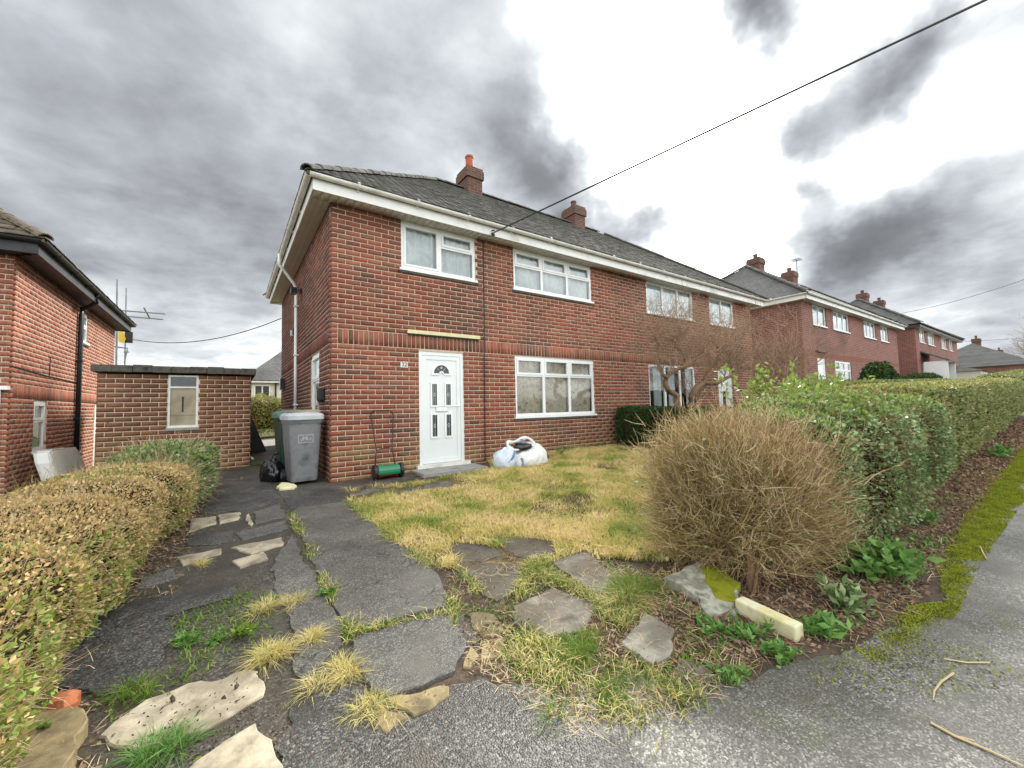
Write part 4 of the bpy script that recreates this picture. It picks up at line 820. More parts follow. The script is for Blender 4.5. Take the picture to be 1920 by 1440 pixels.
struct_apron = sheet('apron', GXY([(560, 1300), (640, 1265), (700, 1312), (740, 1318), (849, 1292), (906, 1280), (985, 1321), (1006, 1348), (1054, 1357), (1084, 1386), (1160, 1384), (1215, 1440)])+[(1.1, .55), (.5, .5), (-.3, 1.3), (.1, 1.72)], .0165, M['apron'], pav, amp=.02, step=.05, seed=33)
for i, (p, h) in enumerate(([[(358, 976), (405, 971), (404, 985), (355, 1000)], .030], [[(411, 968), (449, 964), (448, 977), (411, 985)], .03], [[(433, 1031), (528, 1012), (530, 1026), (471, 1043)], .034], [[(435, 1057), (496, 1039), (502, 1052), (450, 1069)], .036], [[(330, 1049), (416, 1032), (414, 1042), (343, 1064)], .028], [[(465, 966), (476, 985), (470, 990), (460, 975)], .03])):
    SL('paving_piece', p, h*.5+.008, 'sand', 40+i, .008, uneven=.003)
SL('paving_piece', [(180, 1386), (246, 1344), (275, 1315), (375, 1286), (490, 1262), (494, 1311), (437, 1348), (346, 1390), (258, 1413), (217, 1407)], .020, 'sand', 47, .014, uneven=.003)
SL('paving_piece', [(362, 1440), (420, 1405), (479, 1373), (521, 1432), (530, 1475), (400, 1500), (335, 1470)], .034, 'sand', 48, .010, uneven=.003, tiltn=(.04, .03))
SL('paving_piece', [(722, 1321), (809, 1299), (845, 1296), (845, 1318), (780, 1348), (745, 1335)], .026, 'sandbrown', 49)
SL('paving_piece', [(712, 1328), (768, 1353), (724, 1384), (706, 1350)], .022, 'sandbrown', 50)
gp = lawn
for i, (p, m, h) in enumerate((([(845, 1019), (910, 1022), (943, 1043), (905, 1056), (853, 1060)], 'slabdark', .018), ([(912, 1010), (975, 1008), (1036, 1018), (1044, 1043), (991, 1055), (947, 1035)], 'slabdark', .022), ([(857, 1068), (910, 1060), (983, 1063), (967, 1112), (931, 1132), (874, 1100)], 'slabdark', .02), ([(1036, 1059), (1097, 1035), (1150, 1087), (1121, 1128), (1080, 1095)], 'slabgrey', .032), ([(962, 1142), (1040, 1105), (1120, 1140), (1097, 1185), (1024, 1205), (968, 1174)], 'slabgrey', .024), ([(1207, 1157), (1264, 1186), (1260, 1238), (1227, 1254), (1166, 1213)], 'slabpale', .034), ([(1166, 1256), (1215, 1262), (1260, 1291), (1256, 1327), (1191, 1339), (1134, 1311)], 'slabgrey', .022), ([(1270, 1238), (1325, 1252), (1338, 1278), (1290, 1290), (1262, 1268)], 'slabgrey', .018), ([(880, 1152), (930, 1156), (945, 1188), (905, 1200), (885, 1180)], 'sandbrown', .018), ([(900, 1205), (950, 1200), (938, 1232), (905, 1240)], 'sandbrown', .016), ([(885, 1215), (900, 1235), (880, 1262), (868, 1256)], 'sandbrown', .02), ([(790, 905), (840, 900), (850, 915), (800, 925)], 'slabgrey', .018), ([(735, 925), (790, 910), (800, 925), (745, 932)], 'slabdark', .016), ([(955, 1205), (1010, 1210), (990, 1245), (950, 1240)], 'sandbrown', .014))):
    SL('paving_slab', p, h*.55+.006, m, 60+i, .012, par=gp, uneven=.003)
# edging between drive and lawn
SL('edging_stone', [(655, 928), (742, 908), (745, 914), (660, 936)], .03, 'slabgrey', 80, .006, par=gp)

# loose stones
def stone(name, label, px_, h, mat, seed, **k):
    return tag(sheet(name, GXY(px_), h, M[mat], None, thick=h+.01, amp=.012, step=.04, seed=seed, uneven=.004, **k), label, 'stone')
stone('stone_slab', 'mossy brown stone slab at the foot of the left hedge', [(-60, 1400), (0, 1382), (80, 1365), (162, 1357), (150, 1400), (137, 1440), (120, 1500), (-60, 1520)], .075, 'sandbrown', 90)
o = stone('broken_brick', 'broken orange red brick lump beside the left hedge', [(70, 1362), (82, 1345), (104, 1330), (156, 1318), (150, 1340), (118, 1357), (95, 1364)], .085, 'redlump', 91, bev=.03)
sl_ = thing('stone_slab', 'pale lichened stone slab half covered in green moss by the twiggy bush', 'stone', tuple(G(1315, 1120)))
sheet('slab_body', GXY([(1245, 1101), (1312, 1077), (1350, 1085), (1387, 1109), (1380, 1146), (1331, 1165), (1309, 1131)]), .060, M['slate'], sl_, thick=.09, amp=.012, step=.04, seed=92, uneven=.006, tiltn=(.05, .10))
sheet('moss_cap', GXY([(1318, 1082), (1350, 1085), (1387, 1109), (1380, 1140), (1345, 1135), (1322, 1112)]), .070, M['mosstop'], sl_, thick=.03, amp=.014, step=.03, seed=93, bev=.012, tiltn=(.05, .10))
a, b_ = G(1392, 1148), G(1490, 1196); d = (b_-a)/np.linalg.norm(b_-a); FPost = Frame(tuple(a), tuple(d), tuple(np.cross(d, (0, 0, 1))))
tag(MB().box(FPost, -.02, np.linalg.norm(b_-a)+.03, -.045, .045, -.01, .085).build('concrete_post', M['postc'], None, bevel=.010), 'pale yellowish concrete post lying beside the twiggy bush', 'post')
stone('small_stone', 'pale yellow stone lying in front of the grey bin', [(519, 917), (528, 911), (545, 912), (556, 916), (552, 920), (525, 922)], .06, 'foam', 94, bev=.025)
stone('small_stone', 'small pale pebble between the mossy slab and the post', [(1367, 1158), (1378, 1150), (1385, 1158), (1375, 1165)], .04, 'slabpale', 95, bev=.012)

# ------------------------------------------------------------------ foliage builders
def rand_unit(n, r):
    v = r.normal(size=(n, 3)); return v/np.linalg.norm(v, axis=1)[:, None]
def unit(v): return v/(np.linalg.norm(v, axis=1)[:, None]+1e-9)
def leaf_mesh(name, P, D, S, ratio, mat, r, fold=.25):
    n = len(P); D = unit(D); side = unit(np.cross(D, rand_unit(n, r))); nor = np.cross(side, D); S = np.broadcast_to(S, (n,))[:, None]; W = S*ratio
    mid = P+D*S*.48
    V = np.stack([P, mid+side*W+nor*W*fold, P+D*S, mid-side*W+nor*W*fold], 1).reshape(-1, 3)
    k = 4*np.arange(n)[:, None]; F = np.concatenate([k+[0, 1, 2], k+[0, 2, 3]], 1).reshape(-1, 3)
    return np_mesh(name, V, F, mat)
def blade_mesh(name, P, D, L, w, bend, mat, r):
    n = len(P); D = unit(D); side = np.cross(D, (0, 0, 1.0)); side = unit(side+rand_unit(n, r)*.3); L = np.broadcast_to(L, (n,))[:, None]; W = np.broadcast_to(w, (n,))[:, None]
    h = D.copy(); h[:, 2] = 0; h = unit(h); B = np.broadcast_to(bend, (n,))[:, None]
    m = P+D*L*.55; t = P+D*L*.8+h*L*B-np.array([0, 0, 1.0])*L*B*.35+D*L*.12
    V = np.stack([P-side*W, P+side*W, m-side*W*.75, m+side*W*.75, t], 1).reshape(-1, 3)
    k = 5*np.arange(n)[:, None]; F = np.concatenate([k+[0, 1, 3], k+[0, 3, 2], k+[2, 3, 4]], 1).reshape(-1, 3)
    return np_mesh(name, V, F, mat)
def twig_mesh(name, P, D, L, rad, mat, r, segs=3, curl=.25, lift=0.0, sides=3):
    n = len(P); D = unit(D); L = np.broadcast_to(L, (n,)); rad = np.broadcast_to(rad, (n,)); pts = [P]; d = D
    for k in range(segs):
        d = unit(d+rand_unit(n, r)*curl+np.array([0, 0, lift])); pts.append(pts[-1]+d*(L/segs)[:, None])
    pts = np.stack(pts, 1); a = unit(np.cross(D, rand_unit(n, r))); c = np.cross(D, a)
    rr = rad[:, None]*np.linspace(1, .35, segs+1)[None]
    V = np.stack([pts+rr[..., None]*(math.cos(t)*a+math.sin(t)*c)[:, None] for t in np.arange(sides)*2*math.pi/sides], 2)
    V = V.reshape(-1, 3); st = sides*(segs+1); base = st*np.arange(n)[:, None, None, None]; kk = sides*np.arange(segs)[None, :, None, None]; j = np.arange(sides)
    q = np.stack([j, (j+1) % sides, (j+1) % sides+sides, j+sides], 1)[None, None]
    return np_mesh(name, V, (base+kk+q).reshape(-1, 4), mat), pts[:, -1], d
class Hedge:
    """long hedge along a line of (x, y, half width, height, bottom gap) with a rounded box section"""
    def __init__(s, path, p=4.0, seed=0, lump=.07, endround=.35):
        s.path = np.array(path, float); s.p = p; s.r = np.random.default_rng(seed); d = np.diff(s.path[:, :2], axis=0); s.len = np.concatenate([[0], np.cumsum(np.linalg.norm(d, axis=1))]); s.L = s.len[-1]
        s.ph = s.r.uniform(0, 6.28, (8, 3)); s.fr = s.r.uniform(.8, 5.5, 8); s.fa = s.r.uniform(-3, 3, 8); s.lump = lump; s.er = endround
    def at(s, t, th, k=1.0):
        q = np.stack([np.interp(t, s.len, s.path[:, i]) for i in range(5)], 1); e = 1e-2
        tx = np.stack([np.interp(t+e, s.len, s.path[:, i])-np.interp(t-e, s.len, s.path[:, i]) for i in range(2)], 1); tx = tx/(np.linalg.norm(tx, axis=1)[:, None]+1e-9); lat = np.stack([tx[:, 1], -tx[:, 0]], 1)
        c, sn = np.cos(th), np.sin(th); ex = 2/s.p
        x = np.sign(c)*np.abs(c)**ex; z = np.sign(sn)*np.abs(sn)**ex
        lumps = 1+s.lump*sum(np.sin(t*f+th*a+p0[0])*np.cos(t*f*1.7+p0[1]) for f, a, p0 in zip(s.fr, s.fa, s.ph))/2.2
        de = np.minimum(t, s.L-t); er = np.clip(de/s.er, 0, 1); er = np.sqrt(np.clip(1-(1-er)**2, 0, 1))*.97+.03
        w = q[:, 2]*lumps*k*er; hh = (q[:, 3]-q[:, 4])/2; zc_ = q[:, 4]+hh; h = hh*(1+(lumps-1)*.5)*k*(.25+.75*er)
        g = tz(q[:, 0], q[:, 1])
        return np.stack([q[:, 0]+lat[:, 0]*x*w, q[:, 1]+lat[:, 1]*x*w, g+zc_+z*h], 1), np.stack([lat[:, 0]*c, lat[:, 1]*c, sn], 1)
    def sample(s, n, depth=.10, th=(-.5, math.pi+.5), ends=.08):
        t = s.r.uniform(0, s.L, n); k = int(n*ends); t[:k] = np.where(s.r.random(k) < .5, s.r.uniform(0, s.er*.5, k), s.L-s.r.uniform(0, s.er*.5, k))
        g = np.linspace(th[0], th[1], 900); ex = 2/s.p; cx, sx = np.sign(np.cos(g))*np.abs(np.cos(g))**ex, np.sign(np.sin(g))*np.abs(np.sin(g))**ex; mw_, mh_ = s.path[:, 2].mean(), s.path[:, 3].mean()/2
        al = np.concatenate([[0], np.cumsum(np.hypot(np.diff(cx)*mw_, np.diff(sx)*mh_))]); a = np.interp(s.r.uniform(0, al[-1], n), al, g); P, N = s.at(t, a); P = P-unit(N)*np.abs(s.r.exponential(depth*.5, n))[:, None]
        return P, unit(N), t, a
    def core(s, k=.84, nt=60, na=28):
        T, A_ = np.meshgrid(np.linspace(0, s.L, nt), np.linspace(-.9, math.pi+.9, na)); P, N = s.at(T.ravel(), A_.ravel(), k)
        P = P+unit(N)*s.r.normal(0, .012, len(P))[:, None]; I = (np.arange(na-1)[:, None]*nt+np.arange(nt-1)[None]).ravel()
        return np_mesh('inner_twigs', P, np.stack([I, I+1, I+nt+1, I+nt], 1), M['core'], True)  # solid dark shell, no twigs: painted shade of the hedge interior
def hedge_thing(name, label, h, leaves, twigs, loc, group=None, cat='hedge', core=.84):
    """leaves: (part name, count, size, ratio, material, depth, (th0, th1), select(P,t,a)->mask); twigs: (count, length, radius, material)"""
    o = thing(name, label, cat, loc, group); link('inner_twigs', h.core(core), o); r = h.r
    for (pn, n, sz, ra, m, dep, th, sel) in leaves:
        P, N, t, a = h.sample(n, dep, th)
        if sel is not None: k = sel(P, t, a, r); P, N = P[k], N[k]
        D = N*.55+rand_unit(len(P), r)*.9+np.array([0, 0, .25]); link(pn, leaf_mesh(pn, P, D, sz*r.uniform(.65, 1.3, len(P)), ra, M[m], r), o)
    for (n, L, rad, m, out_) in twigs:
        P, N, t, a = h.sample(n, .16); D = N*out_+rand_unit(n, r)*.8; link('twigs', twig_mesh('twigs', P-N*L*.35, D, L*r.uniform(.5, 1.3, n), rad*r.uniform(.6, 1.3, n), M[m], r, 3, .3)[0], o)
    return o
def nz(P, f, seed):
    """cheap smooth noise -1..1"""
    r = np.random.default_rng(seed); v = 0
    for k in range(5): w = r.normal(size=3); w *= f/np.linalg.norm(w)*r.uniform(.6, 1.6); v = v+np.sin(P@w+r.uniform(0, 6.28))
    return v/2.6
FULL = (-1.0, math.pi+1.0)
# left hedge: dry on top, green patches
HLp = [(-1.12, 1.15, .52, .64, .03), (-1.12, 2.0, .50, .65, .03), (-1.08, 3.2, .48, .69, .04), (-1.0, 4.3, .50, .72, .06), (-.90, 5.2, .52, .74, .06), (-.86, 6.4, .52, .66, .04)]
hl = Hedge(HLp, 3.0, 21, .17, .3)
gsel = lambda P, t, a, r: (nz(P, 3.2, 5)+1.0*np.clip((t-2.2)/2.2, -.5, 1)*np.where(P[:, 0] > -.95, 1, .3)+r.normal(0, .35, len(P))-.7*(P[:, 2]-tz(P[:, 0], P[:, 1]) > .56)) > .20
dsel = lambda P, t, a, r: (nz(P, 3.2, 5)+.5*np.clip((t-2.6)/2.4, -.6, 1)+r.normal(0, .5, len(P))-.8*(P[:, 2]-tz(P[:, 0], P[:, 1]) > .54)) < .70
hedge_thing('garden_hedge', 'dry straw coloured hedge with green patches along the left of the drive', hl,
    [('dry_leaves', 70000, .025, .28, 'leaf_dry', .10, FULL, dsel), ('green_leaves', 40000, .027, .34, 'leaf_mix', .05, FULL, gsel)],
    [(11000, .15, .0020, 'twigpale', .8), (1500, .32, .0030, 'twig', .7)], (-1.1, 1.2, 0))
# green privet clump at the far end of it
hp = Hedge([(-.72, 5.75, .46, .66, .03), (-.64, 6.5, .50, .80, .03), (-.56, 7.3, .46, .78, .02), (-.55, 7.8, .34, .62, .02)], 2.4, 22, .22, .45)
hedge_thing('privet_shrub', 'leafy green privet shrub at the far end of the left hedge', hp, [('leaves', 13000, .050, .34, 'leaf_grey', .26, FULL, None), ('bright_leaves', 2600, .045, .34, 'leaf_bright', .08, FULL, None)], [(2200, .26, .003, 'twigpale', .8)], (-.65, 7.0, .3), cat='shrub', core=.58)
# right hedge: leafy part behind the twiggy bush
hr = Hedge([(3.72, 1.76, .55, 1.15, .02), (4.5, 1.74, .68, 1.28, .02), (5.6, 1.78, .72, 1.32, .02), (6.6, 1.82, .72, 1.27, .02), (7.5, 1.85, .68, 1.20, .02)], 3.4, 23, .12, .35)
hedge_thing('garden_hedge', 'leafy green privet hedge between the twiggy bush and the trimmed hedge', hr,
    [('leaves', 62000, .034, .36, 'leaf_grey', .13, FULL, lambda P, t, a, r: (nz(P, 3.0, 9)+r.normal(0, .5, len(P))) > -.55), ('top_leaves', 12000, .038, .34, 'leaf_bright', .05, (.6, 2.6), lambda P, t, a, r: r.random(len(P)) < .8)],
    [(5200, .22, .0028, 'twig', .8)], (5.5, 1.75, .2), core=.80)
# upright shoots behind it
sh = thing('leafy_shrub', 'bright green leafy shoots rising behind the twiggy bush', 'shrub', (6.0, 2.5, .25)); r = np.random.default_rng(31); n = 95
P0 = np.stack([r.uniform(5.3, 8.9, n), r.uniform(2.2, 2.8, n), np.zeros(n)], 1); P0[:, 2] = tz(P0[:, 0], P0[:, 1])+r.uniform(.8, 1.05, n); D0 = np.array([0, 0, 1.0])+rand_unit(n, r)*.35
Ls = r.uniform(.45, .80, n)*np.where(P0[:, 0] < 6.8, 1.0, .78)*np.clip(1+.3*nz(P0, 3, 8), .6, 1.2)
tm, tip, td = twig_mesh('stems', P0, D0, Ls, .005, M['twig'], r, 4, .14, .05, 4); link('stems', tm, sh)
LP, LD = [], []
for k in range(26):
    f = r.uniform(.25, 1.05, n)[:, None]; q = P0+(tip-P0)*f+rand_unit(n, r)*.03; LP.append(q); LD.append(rand_unit(n, r)*.8+np.array([0, 0, .45]))
link('leaves', leaf_mesh('leaves', np.concatenate(LP), np.concatenate(LD), r.uniform(.05, .10, n*26), .24, M['leaf_bright'], r), sh)
# trimmed hedge running up the street
ht = Hedge([(7.35, 1.80, .62, 1.36, .10), (8.2, 1.82, .66, 1.40, .08), (10, 1.88, .66, 1.36, .06), (13, 1.92, .66, 1.34, .05), (17, 1.98, .70, 1.30, .05), (22, 2.1, .70, 1.22, .05)], 5.0, 24, .035, .25)
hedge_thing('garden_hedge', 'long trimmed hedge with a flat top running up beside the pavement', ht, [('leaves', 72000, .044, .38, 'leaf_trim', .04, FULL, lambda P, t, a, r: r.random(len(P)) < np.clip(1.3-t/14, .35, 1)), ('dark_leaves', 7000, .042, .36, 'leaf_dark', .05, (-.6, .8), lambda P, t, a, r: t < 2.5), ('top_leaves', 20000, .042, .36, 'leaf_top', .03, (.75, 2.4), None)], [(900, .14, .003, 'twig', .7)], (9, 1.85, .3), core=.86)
# dark divider hedge from the house wall towards the street
hd = Hedge([(8.22, 6.86, .46, .93, .04), (8.25, 5.9, .48, .95, .04), (8.3, 4.4, .48, .97, .04), (8.3, 2.8, .46, .97, .04)], 5.5, 25, .03, .12)
hedge_thing('garden_hedge', 'low dark green box hedge against the house wall under the bare tree', hd, [('leaves', 30000, .034, .40, 'leaf_dark', .05, FULL, None)], [], (8.25, 6.0, .4), core=.90)
# hedges of the gardens further up
hb = Hedge([(11.5, 4.2, .5, 1.40, .0), (16, 3.9, .5, 1.33, .0), (20, 3.7, .5, 1.26, .0), (23.5, 3.5, .5, 1.22, .0)], 5.5, 26, .03, .3)
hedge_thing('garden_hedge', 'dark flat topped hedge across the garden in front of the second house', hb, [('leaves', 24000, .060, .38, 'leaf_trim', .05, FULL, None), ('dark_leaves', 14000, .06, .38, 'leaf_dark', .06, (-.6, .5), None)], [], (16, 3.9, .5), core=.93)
hc = Hedge([(26, 2.4, .6, 1.35, .0), (33, 2.5, .6, 1.5, .0), (42, 2.6, .7, 1.7, .0), (58, 2.8, .8, 1.9, .0)], 5.0, 27, .05, .4)
hedge_thing('garden_hedge', 'farthest hedge lining the top of the street', hc, [('leaves', 22000, .10, .4, 'leaf_trim', .06, FULL, None)], [], (30, 2.4, .9), core=.94)

# twiggy brown bush at the corner
tb = thing('twiggy_bush', 'bare twiggy brown bush at the corner of the garden', 'bush', (3.15, 1.55, .12)); r = np.random.default_rng(41)
BC = np.array([3.55, 1.78, .74]); BR = np.array([.80, .72, .70])
n = 11500; d = rand_unit(n, r); low = d[:, 2] < -.92; d[low, 2] = r.uniform(-.8, .9, low.sum()); d = unit(d); d = d/((np.abs(d)**2.8).sum(1)**(1/2.8))[:, None]
root = np.array([3.36, 1.66, .30])+np.stack([r.normal(0, .24, n), r.normal(0, .16, n), np.abs(r.normal(.02, .16, n))], 1)
lum = 1+.16*nz(d*2.2, 1.6, 4)+.07*nz(d, 7, 6); end = BC+d*BR*(r.uniform(.60, 1.03, n)*lum*np.where(r.random(n) < .07, r.uniform(1.0, 1.18, n), 1))[:, None]; end[:, 2] = np.maximum(end[:, 2], tz(end[:, 0], end[:, 1])+.03+.15*r.random(n)**2)
f0 = r.uniform(.22, .70, n)[:, None]
P0 = root+(end-root)*f0; Dv = end-P0; Ln = np.linalg.norm(Dv, axis=1)
Dd = unit(Dv)+np.array([0, 0, -.12])+rand_unit(n, r)*.18; rd_ = r.uniform(.0020, .0042, n); left = (nz(end, 2.2, 12)+1.3*(3.5-end[:, 0])+r.normal(0, .4, n)) > .35
tip = np.zeros((n, 3)); td = np.zeros((n, 3))
for msk, mt_ in ((left, 'twigolive'), (~left, 'twig')):
    tm, tip[msk], td[msk] = twig_mesh('twigs', P0[msk], Dd[msk], Ln[msk]*1.03, rd_[msk], M[mt_], r, 4, .30, .07); link('twigs', tm, tb)
m0 = 1300; k = r.choice(np.where(td[:, 2] > -.2)[0], m0); tm, _, _ = twig_mesh('stray_twigs', tip[k]-td[k]*.1, td[k]*.7+rand_unit(m0, r)*.3+np.array([0, 0, .45]), r.uniform(.10, .26, m0), r.uniform(.0016, .0026, m0), M['twigpale'], r, 4, .14, .03); link('stray_twigs', tm, tb)
m_ = 17000; k = r.integers(0, n, m_); f1 = r.uniform(.35, 1.0, m_)[:, None]; Q = P0[k]+(tip[k]-P0[k])*f1; tm2, tip2, _ = twig_mesh('side_twigs', Q, td[k]*.7+rand_unit(m_, r)*.8+np.array([0, 0, .15]), r.uniform(.05, .18, m_), r.uniform(.0014, .0026, m_), M['twigpale'], r, 2, .25); link('side_twigs', tm2, tb)
st_ = MB()
for i in range(14):
    b0 = np.array([3.08+r.normal(0, .12), 1.52+r.normal(0, .08), .08]); dd = unit(np.array([[r.normal(.35, .5), r.normal(.2, .45), .9]]))[0]; p1 = b0+dd*.2+np.array([0, 0, .05]); p2 = p1+unit(np.array([dd+r.normal(0, .3, 3)]))[0]*.3; p3 = p2+unit(np.array([dd+r.normal(0, .4, 3)]))[0]*r.uniform(.3, .6)
    st_.tube([b0, p1, p2, p3], [.012, .010, .007, .004] if i else [.028, .022, .014, .007], 6)
st_.build('trunk', M['bark'], tb)
k = r.integers(0, n, 520); link('leaves', leaf_mesh('leaves', tip[k]+rand_unit(520, r)*.02, rand_unit(520, r), r.uniform(.02, .04, 520), .36, M['leaf_grey'], r), tb)
selr = np.where((tip[:, 0] > 3.8) & (tip[:, 1] < 1.8))[0]; selr = r.choice(selr, 3200); link('leaves', leaf_mesh('leaves', tip[selr]+rand_unit(3200, r)*.05, rand_unit(3200, r)+np.array([0, 0, .3]), r.uniform(.022, .045, 3200), .36, M['leaf_grey'], r), tb)
T_, A_ = np.meshgrid(np.linspace(0, 2*math.pi, 28), np.linspace(-1.2, 1.45, 14)); dd = np.stack([np.cos(T_)*np.cos(A_), np.sin(T_)*np.cos(A_), np.sin(A_)], -1).reshape(-1, 3)
V = BC+np.array([.03, .03, -.08])+dd*BR*.56*(1+.12*nz(dd*3, 2, 3))[:, None]; I = (np.arange(13)[:, None]*28+np.arange(27)[None]).ravel(); link('inner_twigs', np_mesh('inner_twigs', V, np.stack([I, I+1, I+29, I+28], 1), M['core'], True), tb)  # solid dark ball for the shade deep in the bush, not twigs

# bare tree in the next garden: limbs traced where they stand
tr = thing('bare_tree', 'bare crooked tree in front of the next door windows', 'tree', (8.3, 5.2, .4)); r = np.random.default_rng(51)
TY = 5.2
LIMB = [([(1276, 800), (1270, 760), (1269, 742), (1252, 731), (1247, 720), (1248, 709)], [.06, .055, .05, .045, .042, .038], 0, .0), ([(1248, 709), (1239, 693), (1234, 679), (1236, 646), (1226, 630), (1215, 612)], [.028, .02, .016, .012, .008, .004], .0, .35),
        ([(1248, 709), (1257, 700), (1274, 693), (1288, 688), (1300, 682), (1315, 662), (1324, 653), (1330, 640)], [.034, .03, .026, .022, .018, .013, .009, .005], .0, -.35), ([(1288, 688), (1279, 664), (1268, 644), (1272, 634), (1283, 610), (1281, 592)], [.02, .017, .014, .011, .008, .004], -.1, .4), ([(1268, 644), (1257, 637), (1240, 632), (1222, 640)], [.010, .008, .006, .003], .1, .3),
        ([(1290, 800), (1293, 760), (1304, 728), (1322, 717), (1348, 717), (1362, 708), (1377, 704), (1387, 688), (1395, 690)], [.075, .065, .055, .042, .036, .03, .024, .016, .008], .0, -.25), ([(1319, 715), (1330, 693), (1339, 679), (1351, 662), (1369, 643), (1380, 630), (1392, 605)], [.03, .024, .02, .016, .011, .007, .004], .0, .4), ([(1300, 790), (1304, 756), (1313, 735), (1325, 722)], [.03, .024, .018, .010], .15, .2), ([(1377, 704), (1372, 690), (1380, 670), (1400, 655)], [.018, .014, .010, .005], -.1, -.3), ([(1351, 662), (1345, 650), (1335, 640)], [.010, .007, .004], 0, -.4)]
mbt = MB(); SP, SD, SR = [], [], []
for (pl, rad, y0_, y1_) in LIMB:
    k_ = len(pl); pts = [PYY(x, y, TY+y0_+(y1_-y0_)*(i/(k_-1))**1.0*(1 if i else 0)) for i, (x, y) in enumerate(pl)]
    fine = []; fr = []
    for i in range(k_-1):
        for t in np.linspace(0, 1, 4)[:-1]: fine.append(pts[i]*(1-t)+pts[i+1]*t+r.normal(0, .007, 3)); fr.append(rad[i]*(1-t)+rad[i+1]*t)
    fine.append(pts[-1]); fr.append(rad[-1]); mbt.tube(fine, [v*1.25+.002 for v in fr], 7)
    for i in range(2, len(fine)):
        if fr[i] < .034:
            for q in range(2): SP.append(fine[i]); SD.append((fine[i]-fine[i-1])/np.linalg.norm(fine[i]-fine[i-1])); SR.append(fr[i])
trunk = mbt.build('trunk', M['bark'], tr, smooth=True)
SP, SD = np.array(SP), np.array(SD); n = len(SP)
up3 = np.array([0, 0, .55]); t1, tip1, d1 = twig_mesh('branches', SP, SD*.5+rand_unit(n, r)*.95+up3, r.uniform(.35, .95, n), np.clip(np.array(SR)*.5, .005, .011), M['branch'], r, 5, .28, .06, 4); link('branches', t1, tr)
k = r.integers(0, n, 1500); f = r.uniform(.3, 1.0, 1500)[:, None]; Q = SP[k]+(tip1[k]-SP[k])*f; t2, tip2, d2 = twig_mesh('twigs', Q, d1[k]*.6+rand_unit(1500, r)*.9+np.array([0, 0, .25]), r.uniform(.2, .6, 1500), r.uniform(.003, .0055, 1500), M['branch'], r, 4, .3, .04); link('twigs', t2, tr)
k = r.integers(0, 1500, 3200); f = r.uniform(.3, 1.0, 3200)[:, None]; Q2 = Q[k]+(tip2[k]-Q[k])*f; t3, _, _ = twig_mesh('twigs', Q2, d2[k]*.6+rand_unit(3200, r), r.uniform(.10, .32, 3200), r.uniform(.002, .0034, 3200), M['branch'], r, 3, .3); link('twigs', t3, tr)

# bare bushy tree against the gap between the houses
def bare_tree(name, label, base, h, spread, seed, n1=26, n2=260, n3=900, mat='branch', rad=.06, cat='tree'):
    o = thing(name, label, cat, base); r = np.random.default_rng(seed); b0 = np.array(base, float); mb = MB(); mb.tube([b0-np.array([0, 0, .1]), b0+np.array([.05, 0, h*.2]), b0+np.array([.0, .05, h*.42])], [rad, rad*.8, rad*.5], 8); mb.build('trunk', M['bark'], o)
    P = b0+np.stack([r.normal(0, .03, n1), r.normal(0, .03, n1), r.uniform(.12, .42, n1)*h], 1); m1, tp, dd = twig_mesh('limbs', P, np.array([0, 0, .75])+rand_unit(n1, r)*spread, r.uniform(.35, .62, n1)*h, rad*.33, M[mat], r, 5, .2, .06, 4); link('limbs', m1, o)
    k = r.integers(0, n1, n2); f = r.uniform(.25, 1, n2)[:, None]; Q = P[k]+(tp[k]-P[k])*f; m2, tp2, d2 = twig_mesh('branches', Q, dd[k]*.6+rand_unit(n2, r)*.7+np.array([0, 0, .2]), r.uniform(.12, .30, n2)*h, rad*.13, M[mat], r, 4, .22, .05); link('branches', m2, o)
    k = r.integers(0, n2, n3); f = r.uniform(.25, 1, n3)[:, None]; Q2 = Q[k]+(tp2[k]-Q[k])*f; m3, _, _ = twig_mesh('twigs', Q2, d2[k]*.6+rand_unit(n3, r)*.8, r.uniform(.05, .15, n3)*h, rad*.07, M[mat], r, 3, .25); link('twigs', m3, o)
    return o
bare_tree('bare_tree', 'dense bare twiggy tree at the far corner of the brick pair', (13.6, 5.3, float(tz(13.6, 5.3))), 3.9, .55, 52, 18, 200, 650, 'branch', .05)
bare_tree('bare_tree', 'distant bare tree at the right edge of the street', (72, 2.4, 2.0), 8.4, .6, 53, 30, 320, 1200, 'branch', .16)
def bush(name, label, c, rx, ry, h, n, size, mat, seed, cat='shrub', twn=0, core=.8):
    hh = Hedge([(c[0]-rx, c[1], ry*.75, h*.9, 0), (c[0], c[1], ry, h, 0), (c[0]+rx, c[1], ry*.75, h*.88, 0)], 2.4, seed, .16, rx*.9)
    return hedge_thing(name, label, hh, [('leaves', n, size, .36, mat, .12, FULL, None)], [(twn, .4, .005, 'twig', .7)] if twn else [], (c[0], c[1], float(tz(*c))), cat=cat, core=core)
bush('evergreen_shrub', 'dark evergreen shrub in front of the second house', (19.9, 4.6), .75, .6, 1.95, 5000, .09, 'leaf_dark', 61)
bush('evergreen_shrub', 'low dark shrub in front of the third house', (26.8, 4.7), 1.4, .9, 1.55, 5000, .10, 'leaf_dark', 62)
bush('garden_bush', 'scrubby bush at the back between the outbuilding and the house', (.95, 19.0), 1.4, .8, 1.7, 7000, .06, 'leaf_mix', 63, 'bush', 2200, .7)
bush('garden_bush', 'dark bush behind the scrubby one in the back garden', (3.6, 20.0), 1.6, .9, 1.5, 4000, .06, 'leaf_dark', 64, 'bush', 600)

